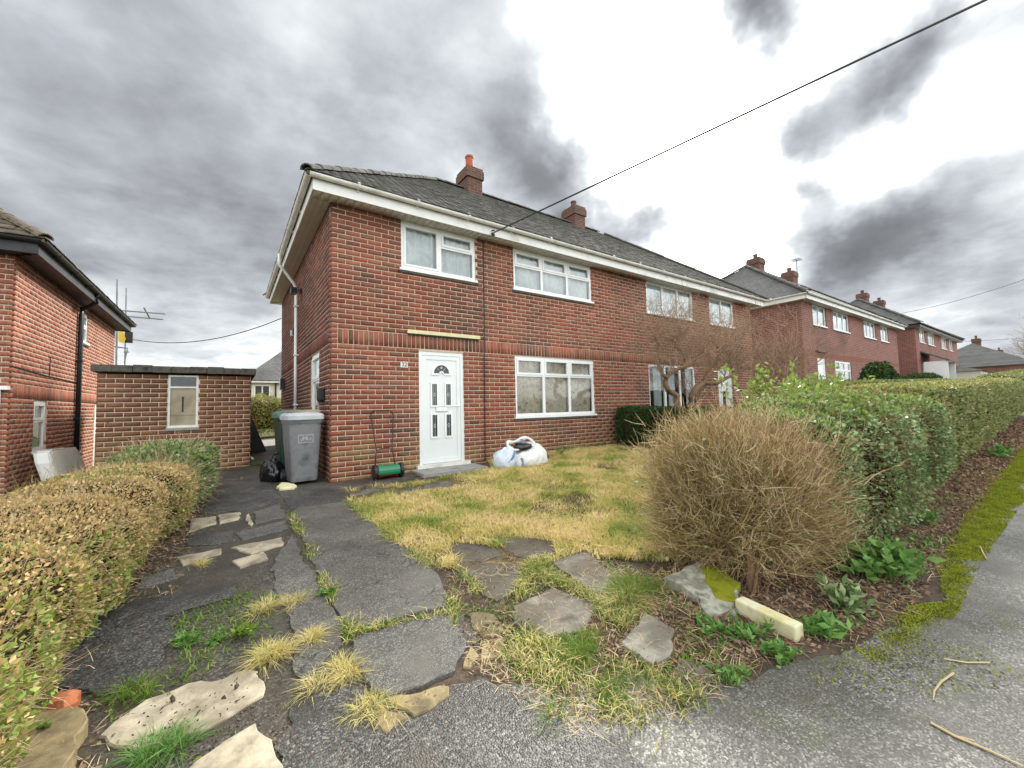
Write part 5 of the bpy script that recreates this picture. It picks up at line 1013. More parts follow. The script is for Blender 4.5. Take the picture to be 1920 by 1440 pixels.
# ------------------------------------------------------------------ grass, moss, weeds, litter
def in_poly(x, y, poly):
    c = np.zeros(len(x), bool); k = len(poly); j = k-1
    for i in range(k):
        xi, yi = poly[i]; xj, yj = poly[j]; c ^= ((yi > y) != (yj > y)) & (x < (xj-xi)*(y-yi)/(yj-yi+1e-12)+xi); j = i
    return c
def stuff(o): o['kind'] = 'stuff'; return o
r = np.random.default_rng(71)
def scatter(poly, n, r):
    a = np.array(poly); lo, hi = a.min(0), a.max(0); x = r.uniform(lo[0], hi[0], n*3); y = r.uniform(lo[1], hi[1], n*3); k = in_poly(x, y, poly); return x[k][:n], y[k][:n]
slabs_px = [[(845, 1019), (1044, 1043), (991, 1055), (983, 1066), (967, 1112), (931, 1132), (853, 1060)], [(912, 1010), (1036, 1018), (1044, 1043), (991, 1055)], [(1036, 1059), (1097, 1035), (1150, 1087), (1121, 1128)], [(962, 1142), (1040, 1105), (1120, 1140), (1097, 1185), (1024, 1205)], [(1207, 1157), (1264, 1186), (1260, 1238), (1227, 1254), (1166, 1213)], [(735, 925), (840, 900), (850, 915), (745, 932)]]
slabs_w = [GXY(s) for s in slabs_px]
def clear_slabs(x, y):
    k = np.ones(len(x), bool)
    for s in slabs_w: k &= ~in_poly(x, y, s)
    return k
x, y = scatter(lawn_pts, 150000, r); k = clear_slabs(x, y)
P2 = np.stack([x, y, 0*x], 1); bare = nz(P2, 2.6, 13)+.6*nz(P2, 7, 14)
worn = np.clip((2.9-x)/1.3, 0, 1)*np.clip((y-5.2)/.8, 0, 1)+np.clip((2.3-y)/.4, 0, 1)*.4
k &= (bare-1.6*worn+r.normal(0, .35, len(x))) > -.62
x, y = x[k], y[k]; n = len(x); P = np.stack([x, y, tz(x, y)+.006], 1); up_ = np.array([0, 0, 1.0])
tall = 1+.45*nz(P, 3.5, 15)
L = r.uniform(.035, .095, n)*np.clip(tall, .5, 1.7); D = up_+rand_unit(n, r)*.75; D[:, 2] = np.abs(D[:, 2])*.8+.12
stuff(link('lawn_grass', blade_mesh('lawn_grass', P, D, L, r.uniform(.0022, .0042, n), r.uniform(0, .6, n), M['grass'], r)))
x, y = scatter(lawn_pts, 420, r); k = clear_slabs(x, y); cx_, cy_ = x[k], y[k]; m = 46; a = r.uniform(0, 6.28, (len(cx_), m)); rr = np.abs(r.normal(0, .045, (len(cx_), m))); x = (cx_[:, None]+rr*np.cos(a)).ravel(); y = (cy_[:, None]+rr*np.sin(a)).ravel(); n = len(x); P = np.stack([x, y, tz(x, y)+.006], 1); D = np.stack([np.cos(a.ravel())*.6, np.sin(a.ravel())*.6, np.ones(n)], 1)+rand_unit(n, r)*.5
stuff(link('lawn_clumps', blade_mesh('lawn_clumps', P, D, r.uniform(.05, .15, n), r.uniform(.002, .004, n), r.uniform(.2, .9, n), M['grass'], r)))
# longer grass along the edges, in the cracks and over the soil
def strip_pts(px_, n, wid, r):
    a = np.array(GXY(px_)); d = np.linalg.norm(np.diff(a, axis=0), axis=1); c = np.concatenate([[0], np.cumsum(d)]); t = r.uniform(0, c[-1], n)
    x = np.interp(t, c, a[:, 0])+r.normal(0, wid, n); y = np.interp(t, c, a[:, 1])+r.normal(0, wid, n); return x, y
EX = []
for px_, n, w in (([(655, 945), (711, 996), (784, 1049), (828, 1090), (850, 1150), (870, 1195)], 2600, .035), ([(870, 1060), (905, 1110), (945, 1150), (960, 1190), (1010, 1215)], 2000, .05), ([(985, 1068), (1030, 1090), (1075, 1110), (1125, 1145)], 1800, .045), ([(1030, 1055), (1000, 1060), (970, 1115), (950, 1140)], 1400, .04), ([(900, 1022), (945, 1040), (990, 1060)], 900, .03), ([(640, 1165), (665, 1195), (745, 1175), (850, 1155)], 900, .02), ([(545, 965), (600, 1075), (640, 1165), (655, 1210)], 1500, .022), ([(1000, 1215), (1080, 1250), (1120, 1320), (1200, 1350)], 900, .06), ([(1050, 1200), (1100, 1260), (1080, 1300)], 800, .06), ([(950, 1210), (1000, 1260), (1050, 1290)], 500, .07), ([(1130, 1150), (1170, 1180), (1200, 1150)], 500, .05), ([(1150, 1250), (1260, 1300), (1290, 1330)], 500, .05)):
    x, y = strip_pts(px_, n, w, r); EX.append(np.stack([x, y], 1))
E_ = np.concatenate(EX); k = clear_slabs(E_[:, 0], E_[:, 1]); E_ = E_[k]; k = (nz(np.stack([E_[:, 0], E_[:, 1], 0*E_[:, 0]], 1), 9, 77)+r.normal(0, .25, len(E_))) > .05; E_ = E_[k]; n = len(E_); P = np.stack([E_[:, 0], E_[:, 1], tz(E_[:, 0], E_[:, 1])+.008], 1)
D = up_*.9+rand_unit(n, r)*.7; D[:, 2] = np.abs(D[:, 2])+.1
g = r.random(n) < .55
stuff(link('path_grass', blade_mesh('path_grass', P[g], D[g], r.uniform(.03, .085, g.sum()), r.uniform(.002, .004, g.sum()), r.uniform(0, .6, g.sum()), M['grassgreen'], r)))
stuff(link('path_straw', blade_mesh('path_straw', P[~g], D[~g], r.uniform(.04, .10, (~g).sum()), r.uniform(.0015, .003, (~g).sum()), r.uniform(.2, .8, (~g).sum()), M['straw'], r)))
# countable tufts
def tuft(label, px_, n, rad, h, mat, seed, grp='grass tufts on the drive', spread=.9, name='grass_tuft', lean=(0, 0, 0)):
    n = int(n*1.25); r = np.random.default_rng(seed); c = G(*px_); rr = rad*np.sqrt(r.random(n))*.8; a = r.uniform(0, 6.28, n); x = c[0]+rr*np.cos(a); y = c[1]+rr*np.sin(a)*.8
    P = np.stack([x, y, tz(x, y)+.006], 1); rr = rr*(1+.45*np.sin(a*3+seed)); cl = r.integers(0, 4, n); ox, oy = r.normal(0, rad*.75, 4), r.normal(0, rad*.45, 4); x = c[0]+rr*np.cos(a)*.8+ox[cl]; y = c[1]+rr*np.sin(a)*.6+oy[cl]; P[:, 0] = x; P[:, 1] = y; P[:, 2] = tz(x, y)+.006; D = np.stack([np.cos(a)*spread*1.3*rr/rad, np.sin(a)*spread*1.3*rr/rad, np.full(n, .75)], 1)+rand_unit(n, r)*.7+np.array(lean)
    D[:, 2] = np.abs(D[:, 2])+.05
    o = link(name, blade_mesh(name, P, D, h*r.uniform(.45, 1.15, n), r.uniform(.0009, .0019, n), r.uniform(.1, 1.1, n), M[mat], r)); tag(o, label, 'grass', grp); return o
tuft('round straw yellow tuft on the asphalt left of the grey strip', (535, 1135), 420, .085, .10, 'straw', 1)
tuft('wide straw yellow tuft above the big cream slab', (520, 1230), 520, .085, .11, 'straw', 2); tuft('straw tuft spilling towards the crack beside the wide one', (568, 1213), 300, .05, .10, 'straw', 12, lean=(.3, .15, 0))
tuft('drooping straw tuft at the lower left of the grey strip', (655, 1265), 560, .085, .10, 'straw', 3); tuft('straggling straw tuft below the drooping one', (690, 1350), 320, .07, .09, 'straw', 4)
tuft('green tuft beside the broken orange brick', (225, 1312), 200, .05, .11, 'grassgreen', 5); tuft('small yellow green tuft at the cream pieces', (372, 1062), 260, .045, .07, 'straw', 6)
tuft('green tuft in front of the big cream slab', (300, 1408), 460, .07, .10, 'leaf_weed', 7); tuft('yellow green tuft at the corner of the first lawn slab', (818, 1035), 420, .09, .10, 'straw', 8); tuft('tall green and straw tuft before the lichened slab', (1185, 1105), 900, .13, .17, 'grassgreen', 9); tuft('straw grass round the tall green tuft', (1192, 1115), 500, .15, .14, 'straw', 19)
tuft('bright green tuft between the dark slabs', (1010, 1075), 300, .06, .10, 'grassgreen', 10); tuft('green tuft on the edge of the upper dark slab', (930, 1022), 180, .04, .07, 'grassgreen', 11)
tuft('bright green tuft in the lawn near the twiggy bush', (1215, 1045), 300, .08, .09, 'grassgreen', 13); tuft('green grass clump in the soil by the pavement', (1085, 1235), 700, .12, .09, 'grassgreen', 14); tuft('green clump at the lower corner of the soil', (1110, 1320), 420, .10, .08, 'grassgreen', 15)
tuft('tuft of grass at the foot of the outbuilding', (480, 873), 160, .07, .12, 'grassgreen', 16); tuft('dry tuft at the lawn edge near the drive', (700, 950), 360, .10, .10, 'straw', 17); tuft('dry tuft along the drive edge halfway down', (740, 1000), 360, .10, .10, 'straw', 18)
# broad leaved plants
def plant(label, px_, n, rad, size, mat, seed, h=.10, grp='weeds by the pavement', name='leafy_weed', ratio=.20):
    r = np.random.default_rng(seed); c = G(*px_); o = thing(name, label, 'plant', tuple(c), grp); m = max(5, n//9) if n > 40 else 1; st = np.stack([c[0]+r.normal(0, rad*.5, m), c[1]+r.normal(0, rad*.4, m), np.zeros(m)], 1); st[:, 2] = tz(st[:, 0], st[:, 1])
    t, tip, d = twig_mesh('stems', st, up_+rand_unit(m, r)*.5, h*r.uniform(.5, 1.2, m), .003, M['leaf_weed'], r, 3, .15); link('stems', t, o)
    k = r.integers(0, m, n); f = r.uniform(.35, 1.0, n)[:, None]; Q = st[k]+(tip[k]-st[k])*f; D = rand_unit(n, r); D[:, 2] = np.abs(D[:, 2])*.6+.1; link('leaves', leaf_mesh('leaves', Q, D, size*r.uniform(.4, 1.1, n), ratio, M[mat], r, .35), o); return o
plant('large glossy green leafy weed under the right hedge', (1660, 1085), 520, .20, .12, 'leaf_weed', 81, .22)
plant('pale green leafy weed between the glossy weed and the post', (1590, 1140), 190, .12, .085, 'leaf_grey', 82, .12); plant('leafy weed at the end of the concrete post', (1545, 1195), 170, .11, .085, 'leaf_weed', 83, .10); plant('low weed in front of the concrete post', (1470, 1235), 120, .09, .06, 'leaf_weed', 84, .07); plant('weed spray below the lichened slab', (1405, 1200), 150, .12, .06, 'leaf_weed', 85, .08); plant('low weed beside the pale slab', (1340, 1190), 130, .10, .05, 'leaf_weed', 86, .06)
plant('weed on the soil edge at the bottom', (1365, 1275), 110, .09, .05, 'leaf_weed', 87, .05); plant('weed under the trimmed hedge', (1745, 985), 120, .12, .09, 'leaf_weed', 88, .14); plant('weed further along under the trimmed hedge', (1875, 860), 160, .13, .11, 'leaf_weed', 89, .22)
plant('broad weed in the crack of the grey strip', (608, 1120), 110, .05, .05, 'leaf_weed', 90, .05, 'weeds on the drive'); plant('weed at the end of the dark slab', (345, 1215), 130, .08, .05, 'leaf_weed', 91, .06, 'weeds on the drive'); plant('weed between the asphalt pieces', (420, 1200), 110, .10, .04, 'leaf_weed', 92, .05, 'weeds on the drive'); plant('sprouting green sprig at the hedge foot', (140, 1210), 90, .10, .05, 'leaf_bright', 93, .14, 'weeds on the drive'); plant('sprig of small leaves over the brown stone', (75, 1405), 26, .06, .045, 'leaf_bright', 94, .14, 'weeds on the drive', ratio=.28)
plant('scrap of weed beside the straw tuft', (455, 1195), 90, .06, .05, 'grassgreen', 95, .06, 'weeds on the drive'); plant('weeds at the foot of the wall under the big window', (1060, 850), 160, .35, .06, 'leaf_mix', 96, .12, 'weeds by the wall')
# scattered small weeds in the broken drive
pz = GXY([(300, 1170), (440, 1110), (560, 1120), (640, 1290), (560, 1440), (180, 1440), (200, 1320), (320, 1250)]); x, y = scatter(pz, 2600, r); P = np.stack([x, y, tz(x, y)+.009], 1); k = nz(P, 9, 33)+r.normal(0, .3, len(x)) > .45; P = P[k]; n = len(P); D = up_*.7+rand_unit(n, r)*.8; D[:, 2] = np.abs(D[:, 2])+.1
stuff(link('drive_weeds', blade_mesh('drive_weeds', P, D, r.uniform(.015, .05, n), r.uniform(.002, .005, n), r.uniform(.1, .6, n), M['grassgreen'], r)))
# moss on the pavement edge
moss_px = [(1600, 1222), (1640, 1185), (1700, 1140), (1768, 1132), (1758, 1062), (1788, 1000), (1850, 900), (1919, 832), (1919, 945), (1880, 1000), (1830, 1080), (1800, 1150), (1755, 1195), (1690, 1255), (1640, 1262)]
mw = GXY(moss_px)[:7]+[(10.5, .92), (14, .98), (14, .72), (9, .60)]+GXY(moss_px)[8:]
def edge_dist(x, y, poly):
    d = np.full(len(x), 9.0)
    for i in range(len(poly)):
        a_, b_ = np.array(poly[i]), np.array(poly[(i+1) % len(poly)]); ab = b_-a_; t_ = np.clip(((x-a_[0])*ab[0]+(y-a_[1])*ab[1])/(ab@ab+1e-9), 0, 1); d = np.minimum(d, np.hypot(x-a_[0]-t_*ab[0], y-a_[1]-t_*ab[1]))
    return d
x, y = scatter(mw, 190000, r); P = np.stack([x, y, tz(x, y)+.013], 1); ed = edge_dist(x, y, mw); k = (.9*nz(P, 7, 41)+.7*nz(P, 20, 42)+r.normal(0, .9, len(x))-1.0+ed*20) > 0; P = P[k]; n = len(P); D = up_+rand_unit(n, r)*.8; D[:, 2] = np.abs(D[:, 2])
sz = .6+.4*np.clip(P[:, 0]/8, 0, 3)
stuff(link('pavement_moss', blade_mesh('pavement_moss', P, D, r.uniform(.006, .014, n)*sz, r.uniform(.003, .006, n)*sz, .2, M['mossblade'], r)))
x, y = scatter([(2.0, .62), (3.2, .2), (3.4, .8), (2.3, 1.0)], 700, r); P = np.stack([x, y, tz(x, y)+.012], 1); k = nz(P, 7, 45) > .75; P = P[k]
if len(P): stuff(link('moss_specks', blade_mesh('moss_specks', P, up_+rand_unit(len(P), r)*.8, .012, .005, .2, M['mossblade'], r)))
# dead leaves, bits of twig and gravel on the soil
lit = [(1.25, 1.35), (1.7, 1.15), (2.3, 1.05), (2.9, .85), (3.8, .74), (5, .80), (9, .90), (20, 1.0), (20, 1.4), (7.0, 1.4), (4.2, 1.5), (3.2, 2.0), (2.2, 2.2), (1.6, 2.3), (1.2, 2.2)]
x, y = scatter(lit, 15000, r); P = np.stack([x, y, tz(x, y)+.010], 1); k = clear_slabs(x, y); P = P[k]; n = len(P); D = rand_unit(n, r); D[:, 2] = np.abs(D[:, 2])*.4
stuff(link('dead_leaves', leaf_mesh('dead_leaves', P, D, r.uniform(.012, .040, n)*np.clip(P[:, 0]/6, 1, 2), .36, M['litter'], r, .4)))
x, y = scatter(lit, 3000, r); P = np.stack([x, y, tz(x, y)+.012], 1); D = rand_unit(len(P), r); D[:, 2] = np.abs(D[:, 2])*.15; stuff(link('twig_litter', twig_mesh('twig_litter', P, D, r.uniform(.04, .16, len(P)), r.uniform(.001, .002, len(P)), M['twig'], r, 3, .2)[0]))
x, y = scatter(lit, 3600, r); P = np.stack([x, y, tz(x, y)+.012], 1); D = rand_unit(len(P), r); D[:, 2] = np.abs(D[:, 2])*.25+.03; stuff(link('dead_straw', blade_mesh('dead_straw', P, D, r.uniform(.04, .14, len(P)), r.uniform(.001, .0024, len(P)), r.uniform(0, .4, len(P)), M['twigpale'], r)))
lh = [(-.95, 1.6), (-.30, 2.2), (-.25, 4.6), (-.02, 5.4), (.05, 8.2), (-.6, 8.4), (-.9, 5)]
x, y = scatter(lh, 5200, r); k = edge_dist(x, y, lh)*0+r.random(len(x)) < np.clip(1.2-(x+.75-.09*np.clip(y-3, 0, 9))*2.2, .08, 1); x, y = x[k], y[k]; P = np.stack([x, y, tz(x, y)+.012], 1); D = rand_unit(len(P), r); D[:, 2] = np.abs(D[:, 2])*.4; g = r.random(len(P)) < .6
stuff(link('hedge_litter', leaf_mesh('hedge_litter', P[g], D[g], r.uniform(.012, .034, g.sum()), .36, M['litter'], r, .4))); D[:, 2] *= .4; stuff(link('hedge_straw', blade_mesh('hedge_straw', P[~g], D[~g], r.uniform(.04, .14, (~g).sum()), .0016, .2, M['twigpale'], r)))
pz2 = GXY([(60, 1370), (300, 1280), (560, 1100), (650, 1210), (720, 1330), (850, 1290), (1000, 1330), (700, 1440), (60, 1500)]); x, y = scatter(pz2, 4200, r); P = np.stack([x, y, tz(x, y)+.009], 1); k = nz(P, 5, 55)+r.normal(0, .4, len(x)) > .25; P = P[k]; n = len(P)
V, Fc = oboxes(P, np.stack([r.uniform(.002, .007, n), r.uniform(.002, .006, n), r.uniform(.002, .005, n)], 1), np.stack([rand_unit(n, r), rand_unit(n, r), rand_unit(n, r)], 1)); stuff(link('grit', np_mesh('grit', V, Fc, M['slabgrey'])))
n = 160; k = r.integers(0, len(P), n); D = rand_unit(n, r); D[:, 2] = np.abs(D[:, 2])*.15; stuff(link('drive_litter', leaf_mesh('drive_litter', P[k]+np.array([0, 0, .018]), D, r.uniform(.006, .018, n), .3, M['litter'], r)))
cs = GXY([(200, 1390), (280, 1318), (420, 1285), (488, 1270), (485, 1310), (400, 1360), (260, 1408)]); x, y = scatter(cs, 70, r); kk = len(x); P = np.stack([x, y, tz(x, y)+.021], 1); h_ = r.uniform(.0015, .004, kk)*np.where(r.random(kk) < .12, 3.2, 1); V, Fc = oboxes(P, np.stack([h_*1.3, h_, h_*.6], 1), np.stack([rand_unit(kk, r), rand_unit(kk, r), rand_unit(kk, r)], 1)); stuff(link('slab_crumbs', np_mesh('slab_crumbs', V, Fc, M['soil'])))
fz = GXY([(850, 1010), (1060, 1000), (1200, 1070), (1320, 1160), (1440, 1240), (1280, 1350), (1080, 1385), (980, 1320), (880, 1270), (860, 1160), (835, 1070)])
x, y = scatter(fz, 5200, r); P = np.stack([x, y, tz(x, y)+.018], 1); D = rand_unit(len(P), r); D[:, 2] = np.abs(D[:, 2])*.2+.02; k = nz(P, 5, 91)+r.normal(0, .4, len(P)) > .1; P, D = P[k], D[k]; stuff(link('path_straw_litter', blade_mesh('path_straw_litter', P, D, r.uniform(.03, .12, len(P)), r.uniform(.0008, .0018, len(P)), r.uniform(0, .4, len(P)), M['twigpale'], r)))
x, y = scatter(fz, 9000, r); P = np.stack([x, y, tz(x, y)+.008], 1); k = (nz(P, 6, 92)+r.normal(0, .3, len(P)) > .3) & clear_slabs(x, y); P = P[k]; D = up_*.6+rand_unit(len(P), r); D[:, 2] = np.abs(D[:, 2])+.05; stuff(link('path_weeds', blade_mesh('path_weeds', P, D, r.uniform(.012, .05, len(P)), r.uniform(.0025, .006, len(P)), r.uniform(0, .5, len(P)), M['grassgreen'], r)))
x, y = scatter(fz, 2600, r); P = np.stack([x, y, tz(x, y)+.012], 1); D = rand_unit(len(P), r); D[:, 2] = np.abs(D[:, 2])*.3; stuff(link('path_leaf_litter', leaf_mesh('path_leaf_litter', P, D, r.uniform(.008, .024, len(P)), .34, M['litter'], r, .4)))
x, y = scatter([(3.0, .88), (4.2, .82), (8, .92), (14, 1.0), (14, 1.25), (5, 1.2), (3.4, 1.3)], 5200, r); P = np.stack([x, y, tz(x, y)+.010], 1); k = nz(P, 4.5, 93)+r.normal(0, .35, len(x)) > .35; P = P[k]; D = rand_unit(len(P), r); D[:, 2] = np.abs(D[:, 2])*.7+.1; stuff(link('verge_weeds', leaf_mesh('verge_weeds', P, D, r.uniform(.018, .05, len(P)), .26, M['leaf_weed'], r, .35)))
# fallen sticks on the pavement
for i, (lab, pts, rad) in enumerate((('forked pale stick at the bottom right of the pavement', [(1745, 1355), (1790, 1380), (1850, 1405), (1919, 1437)], .005), ('curved pale stick in the middle of the pavement', [(1788, 1262), (1765, 1278), (1752, 1295), (1750, 1312)], .0045), ('thin straight stick above the curved one', [(1770, 1235), (1810, 1242), (1855, 1242)], .0035), ('short stick near the moss on the pavement', [(1838, 1025), (1845, 1040), (1850, 1048)], .004))):
    w = [G(*p, dz=.018) for p in pts]; s = MB().tube(w, [rad, rad, rad*.8, rad*.5][:len(w)], 6)
    if i == 0: s.tube([w[1], w[1]*.4+w[2]*.6+np.array([.01, .02, .004]), w[2]+np.array([.02, .035, 0])], rad*.6, 5)
    tag(s.build('stick', M['twigpale'], None), lab, 'stick', 'sticks on the pavement')

# ------------------------------------------------------------------ bins, mower, bags and other things
def rrect(F, cu, cn, hu, hn, z, rad=.05, k=4):
    out = []
    for (sx, sy, a0) in ((1, 1, 0), (-1, 1, 90), (-1, -1, 180), (1, -1, 270)):
        for t in np.linspace(0, 90, k): a = R(a0+t); out.append(F.pt(cu+sx*(hu-rad)+rad*math.cos(a), cn+sy*(hn-rad)+rad*math.sin(a), z))
    return out
def wheelie_bin(label, x, y, rot, body, lid, w=.50, dpt=.56, h=1.02, plate=False):
    z0 = float(tz(x, y))+.016; c, s = math.cos(R(rot)), math.sin(R(rot)); F = Frame((x, y, z0), (c, s, 0), (s, -c, 0))   # n points to the street
    b_ = thing('wheelie_bin', label, 'bin', (x, y, z0), 'wheelie bins at the house corner')
    hw, hd = w/2, dpt/2
    MB().loft([rrect(F, 0, .03, hw*.74, hd*.70, .03), rrect(F, 0, .03, hw*.77, hd*.74, .10), rrect(F, 0, .01, hw*.88, hd*.86, .60), rrect(F, 0, 0, hw*.94, hd*.93, .93), rrect(F, 0, 0, hw*.94, hd*.93, h-.05)]).build('body', body, b_, bevel=.004)
    MB().loft([rrect(F, 0, 0, hw*.98, hd*.97, h-.10), rrect(F, 0, 0, hw*1.0, hd*1.0, h-.06), rrect(F, 0, 0, hw*1.0, hd*1.0, h-.03)]).build('rim', body, b_)
    l = MB(); l.loft([rrect(F, 0, .015, hw*1.05, hd*1.05, h-.045, .045), rrect(F, 0, .015, hw*1.06, hd*1.06, h+.02, .045), rrect(F, 0, .01, hw*1.0, hd*1.0, h+.045, .05), rrect(F, 0, .0, hw*.80, hd*.78, h+.075, .07)]); lo = l.build('lid', lid, b_, bevel=.006)
    MB().loft([rrect(F, 0, -.02, hw*.62, hd*.55, h+.07, .06), rrect(F, 0, -.02, hw*.55, hd*.48, h+.095, .06)]).build('lid_panel', lid, lo)
    MB().tube([F.pt(-hw*.9, -hd*1.12, h-.02), F.pt(hw*.9, -hd*1.12, h-.02)], .018, 8).build('handle', body, b_)
    for sx in (-1, 1):
        wh = MB().tube([F.pt(sx*hw*.80, -hd*.62, .10), F.pt(sx*hw*.98, -hd*.62, .10)], .10, 18); wo_ = wh.build('wheel', M['black'], b_); MB().tube([F.pt(sx*hw*.98, -hd*.62, .10), F.pt(sx*hw*1.0, -hd*.62, .10)], .05, 12).build('hub', M['bingrey'], wo_)
    # moulded panels on the front
    def fr(u, z): k = np.interp(z, [.03, .60, .93], [.70, .86, .93]); o = np.interp(z, [.03, .60, .93], [.03, .01, 0]); return hd*k+o
    def patch(name, u0, u1, za, zb_, mat, off, n=1): 
        m = MB(); m.add([F.pt(u0, fr(0, za)+off, za), F.pt(u1, fr(0, za)+off, za), F.pt(u1, fr(0, zb_)+off, zb_), F.pt(u0, fr(0, zb_)+off, zb_), F.pt(u0, fr(0, za)-.01, za), F.pt(u1, fr(0, za)-.01, za), F.pt(u1, fr(0, zb_)-.01, zb_), F.pt(u0, fr(0, zb_)-.01, zb_)], [[0, 1, 2, 3], [0, 4, 5, 1], [1, 5, 6, 2], [2, 6, 7, 3], [3, 7, 4, 0]]); return m.build(name, mat, b_)
    if plate:
        for (za, zb_) in ((.36, .40), (.44, .48), (.52, .56)): patch('moulded_rib', -.13, .13, za, zb_, body, .006)
        for sx in (-1, 1): patch('moulded_rib', sx*.155-.010, sx*.155+.010, .30, .80, body, .005)
        patch('label_frame', -.11, .11, .735, .75, M['binmark'], .004); patch('label_frame', -.11, .11, .62, .632, M['binmark'], .004); patch('label_frame', -.11, -.098, .634, .733, M['binmark'], .004); patch('label_frame', .098, .11, .634, .733, M['binmark'], .004)
        for (u0, u1, za, zb_) in ((-.075, -.045, .655, .675), (-.05, -.02, .66, .715), (-.012, .03, .675, .715), (.0, .05, .66, .675), (.06, .078, .655, .70)): patch('worn_emblem', u0, u1, za, zb_, M['binmark'], .003)
    return b_, F, h
gb, FB, hB = wheelie_bin('weathered grey wheelie bin with a faded emblem at the house corner', .965, 7.28, 6, M['bingrey'], M['binlid'], plate=True)
wheelie_bin('dark green wheelie bin standing behind the grey one', .90, 7.98, 4, M['bingreen'], M['binlidg'])
o = MB()
for (u0, u1, z, d) in ((-.22, .22, .0, .02), (-.16, .20, .02, .015)): o.add([FB.pt(u0, -.20, hB+.085+z), FB.pt(u1, -.18, hB+.09+z), FB.pt(u1, .22, hB+.082+z+d), FB.pt(u0, .24, hB+.084+z), FB.pt(u0, -.20, hB+.075+z), FB.pt(u1, -.18, hB+.078+z), FB.pt(u1, .22, hB+.076+z), FB.pt(u0, .24, hB+.076+z)], [[0, 1, 2, 3], [4, 7, 6, 5], [0, 4, 5, 1], [1, 5, 6, 2], [2, 6, 7, 3], [3, 7, 4, 0]])
tag(o.build('flattened_board', M['ply'], None), 'thin warped boards lying on the lid of the grey bin', 'board')
def lumpy(name, c, rx, ry, rz, mat, seed, nlat=26, nlon=44, amp=.12, f=3.0, flat=-.45, parent=None, crease=.06, shape=None):
    A_, T_ = np.meshgrid(np.linspace(-math.pi/2, math.pi/2, nlat), np.linspace(0, 2*math.pi, nlon+1)[:-1], indexing='ij'); d = np.stack([np.cos(A_)*np.cos(T_), np.cos(A_)*np.sin(T_), np.sin(A_)], -1).reshape(-1, 3)
    rr = 1+amp*nz(d*1.0, f, seed)+crease*np.abs(nz(d, f*3.5, seed+1))+crease*.6*nz(d, f*8, seed+2); V = d*rr[:, None]*np.array([rx, ry, rz]); V[:, 2] = np.maximum(V[:, 2], flat*rz)
    if shape is not None: V = shape(V, d)
    V = V+np.array(c)-np.array([0, 0, flat*rz]); I = (np.arange(nlat-1)[:, None]*nlon+np.arange(nlon)[None]).ravel(); J = (np.arange(nlat-1)[:, None]*nlon+(np.arange(nlon)[None]+1) % nlon).ravel()
    return link(name, np_mesh(name, V, np.stack([I, J, J+nlon, I+nlon], 1), mat, True), parent)
bb = thing('bin_bag', 'black shiny bin bag slumped beside the green bin', 'bag', (.62, 7.75, .35)); lumpy('bag_body', (.60, 7.75, float(tz(.6, 7.75))+.01), .17, .24, .24, M['bagblack'], 5, amp=.16, crease=.10, parent=bb)
MB().tube([(.62, 7.78, .66), (.63, 7.80, .74), (.67, 7.80, .79)], [.05, .02, .045], 9).build('knot', M['bagblack'], bb, smooth=True)
# white builder's bag by the door
wb = thing('bulk_bag', 'crumpled white woven bulk bag with blue straps slumped on the grass', 'bag', (4.45, 6.25, .38)); zg = float(tz(4.45, 6.2))+.01
def sag(V, d):
    V = V.copy(); t = np.clip(V[:, 2]/.34, -1, 1); top = V[:, 2] > .16; rad = np.hypot((V[:, 0]+.10)/.20, (V[:, 1]+.05)/.16); V[:, 2] -= np.where(top, .13*np.exp(-rad**2), 0); return V
lumpy('sack', (4.62, 6.22, zg), .40, .34, .34, M['bagwhite'], 15, 40, 70, amp=.07, f=2.2, flat=-.25, parent=wb, crease=.045, shape=sag)
lumpy('folded_flap', (4.16, 6.22, zg), .23, .20, .26, M['bagblue'], 17, 34, 56, amp=.14, f=3, flat=-.25, parent=wb, crease=.06)
rim = MB(); pts = [np.array([4.50+.27*math.cos(t), 6.22+.20*math.sin(t), zg+.39+.07*math.sin(t*1.0+.6)+.03*math.sin(3*t)]) for t in np.linspace(0, 2*math.pi, 26)]; rim.tube(pts, [.032+.012*math.sin(5*i) for i in range(26)], 8); rim.build('rolled_rim', M['bagwhite'], wb, smooth=True)
lumpy('contents', (4.46, 6.10, zg+.30), .15, .12, .09, M['bagblack'], 19, 16, 26, amp=.18, parent=wb)
for p in ([(4.60, 6.34, zg+.47), (4.52, 6.16, zg+.42), (4.46, 6.08, zg+.36)], [(4.30, 6.12, zg+.33), (4.20, 6.03, zg+.20), (4.10, 6.03, zg+.10)], [(4.35, 5.99, zg+.16), (4.36, 5.97, zg+.08), (4.36, 5.96, zg+.0)]):
    f = Frame((0, 0, 0), (1, 0, 0), (0, 1, 0)); s = MB(); V = []
    for q in p: V += [np.array(q)+np.array([-.022, -.012, .0]), np.array(q)+np.array([.022, -.014, .0]), np.array(q)+np.array([.022, .008, .0]), np.array(q)+np.array([-.022, .008, .0])]
    s.loft([V[i:i+4] for i in range(0, 12, 4)]); s.build('strap', M['strap'], wb)
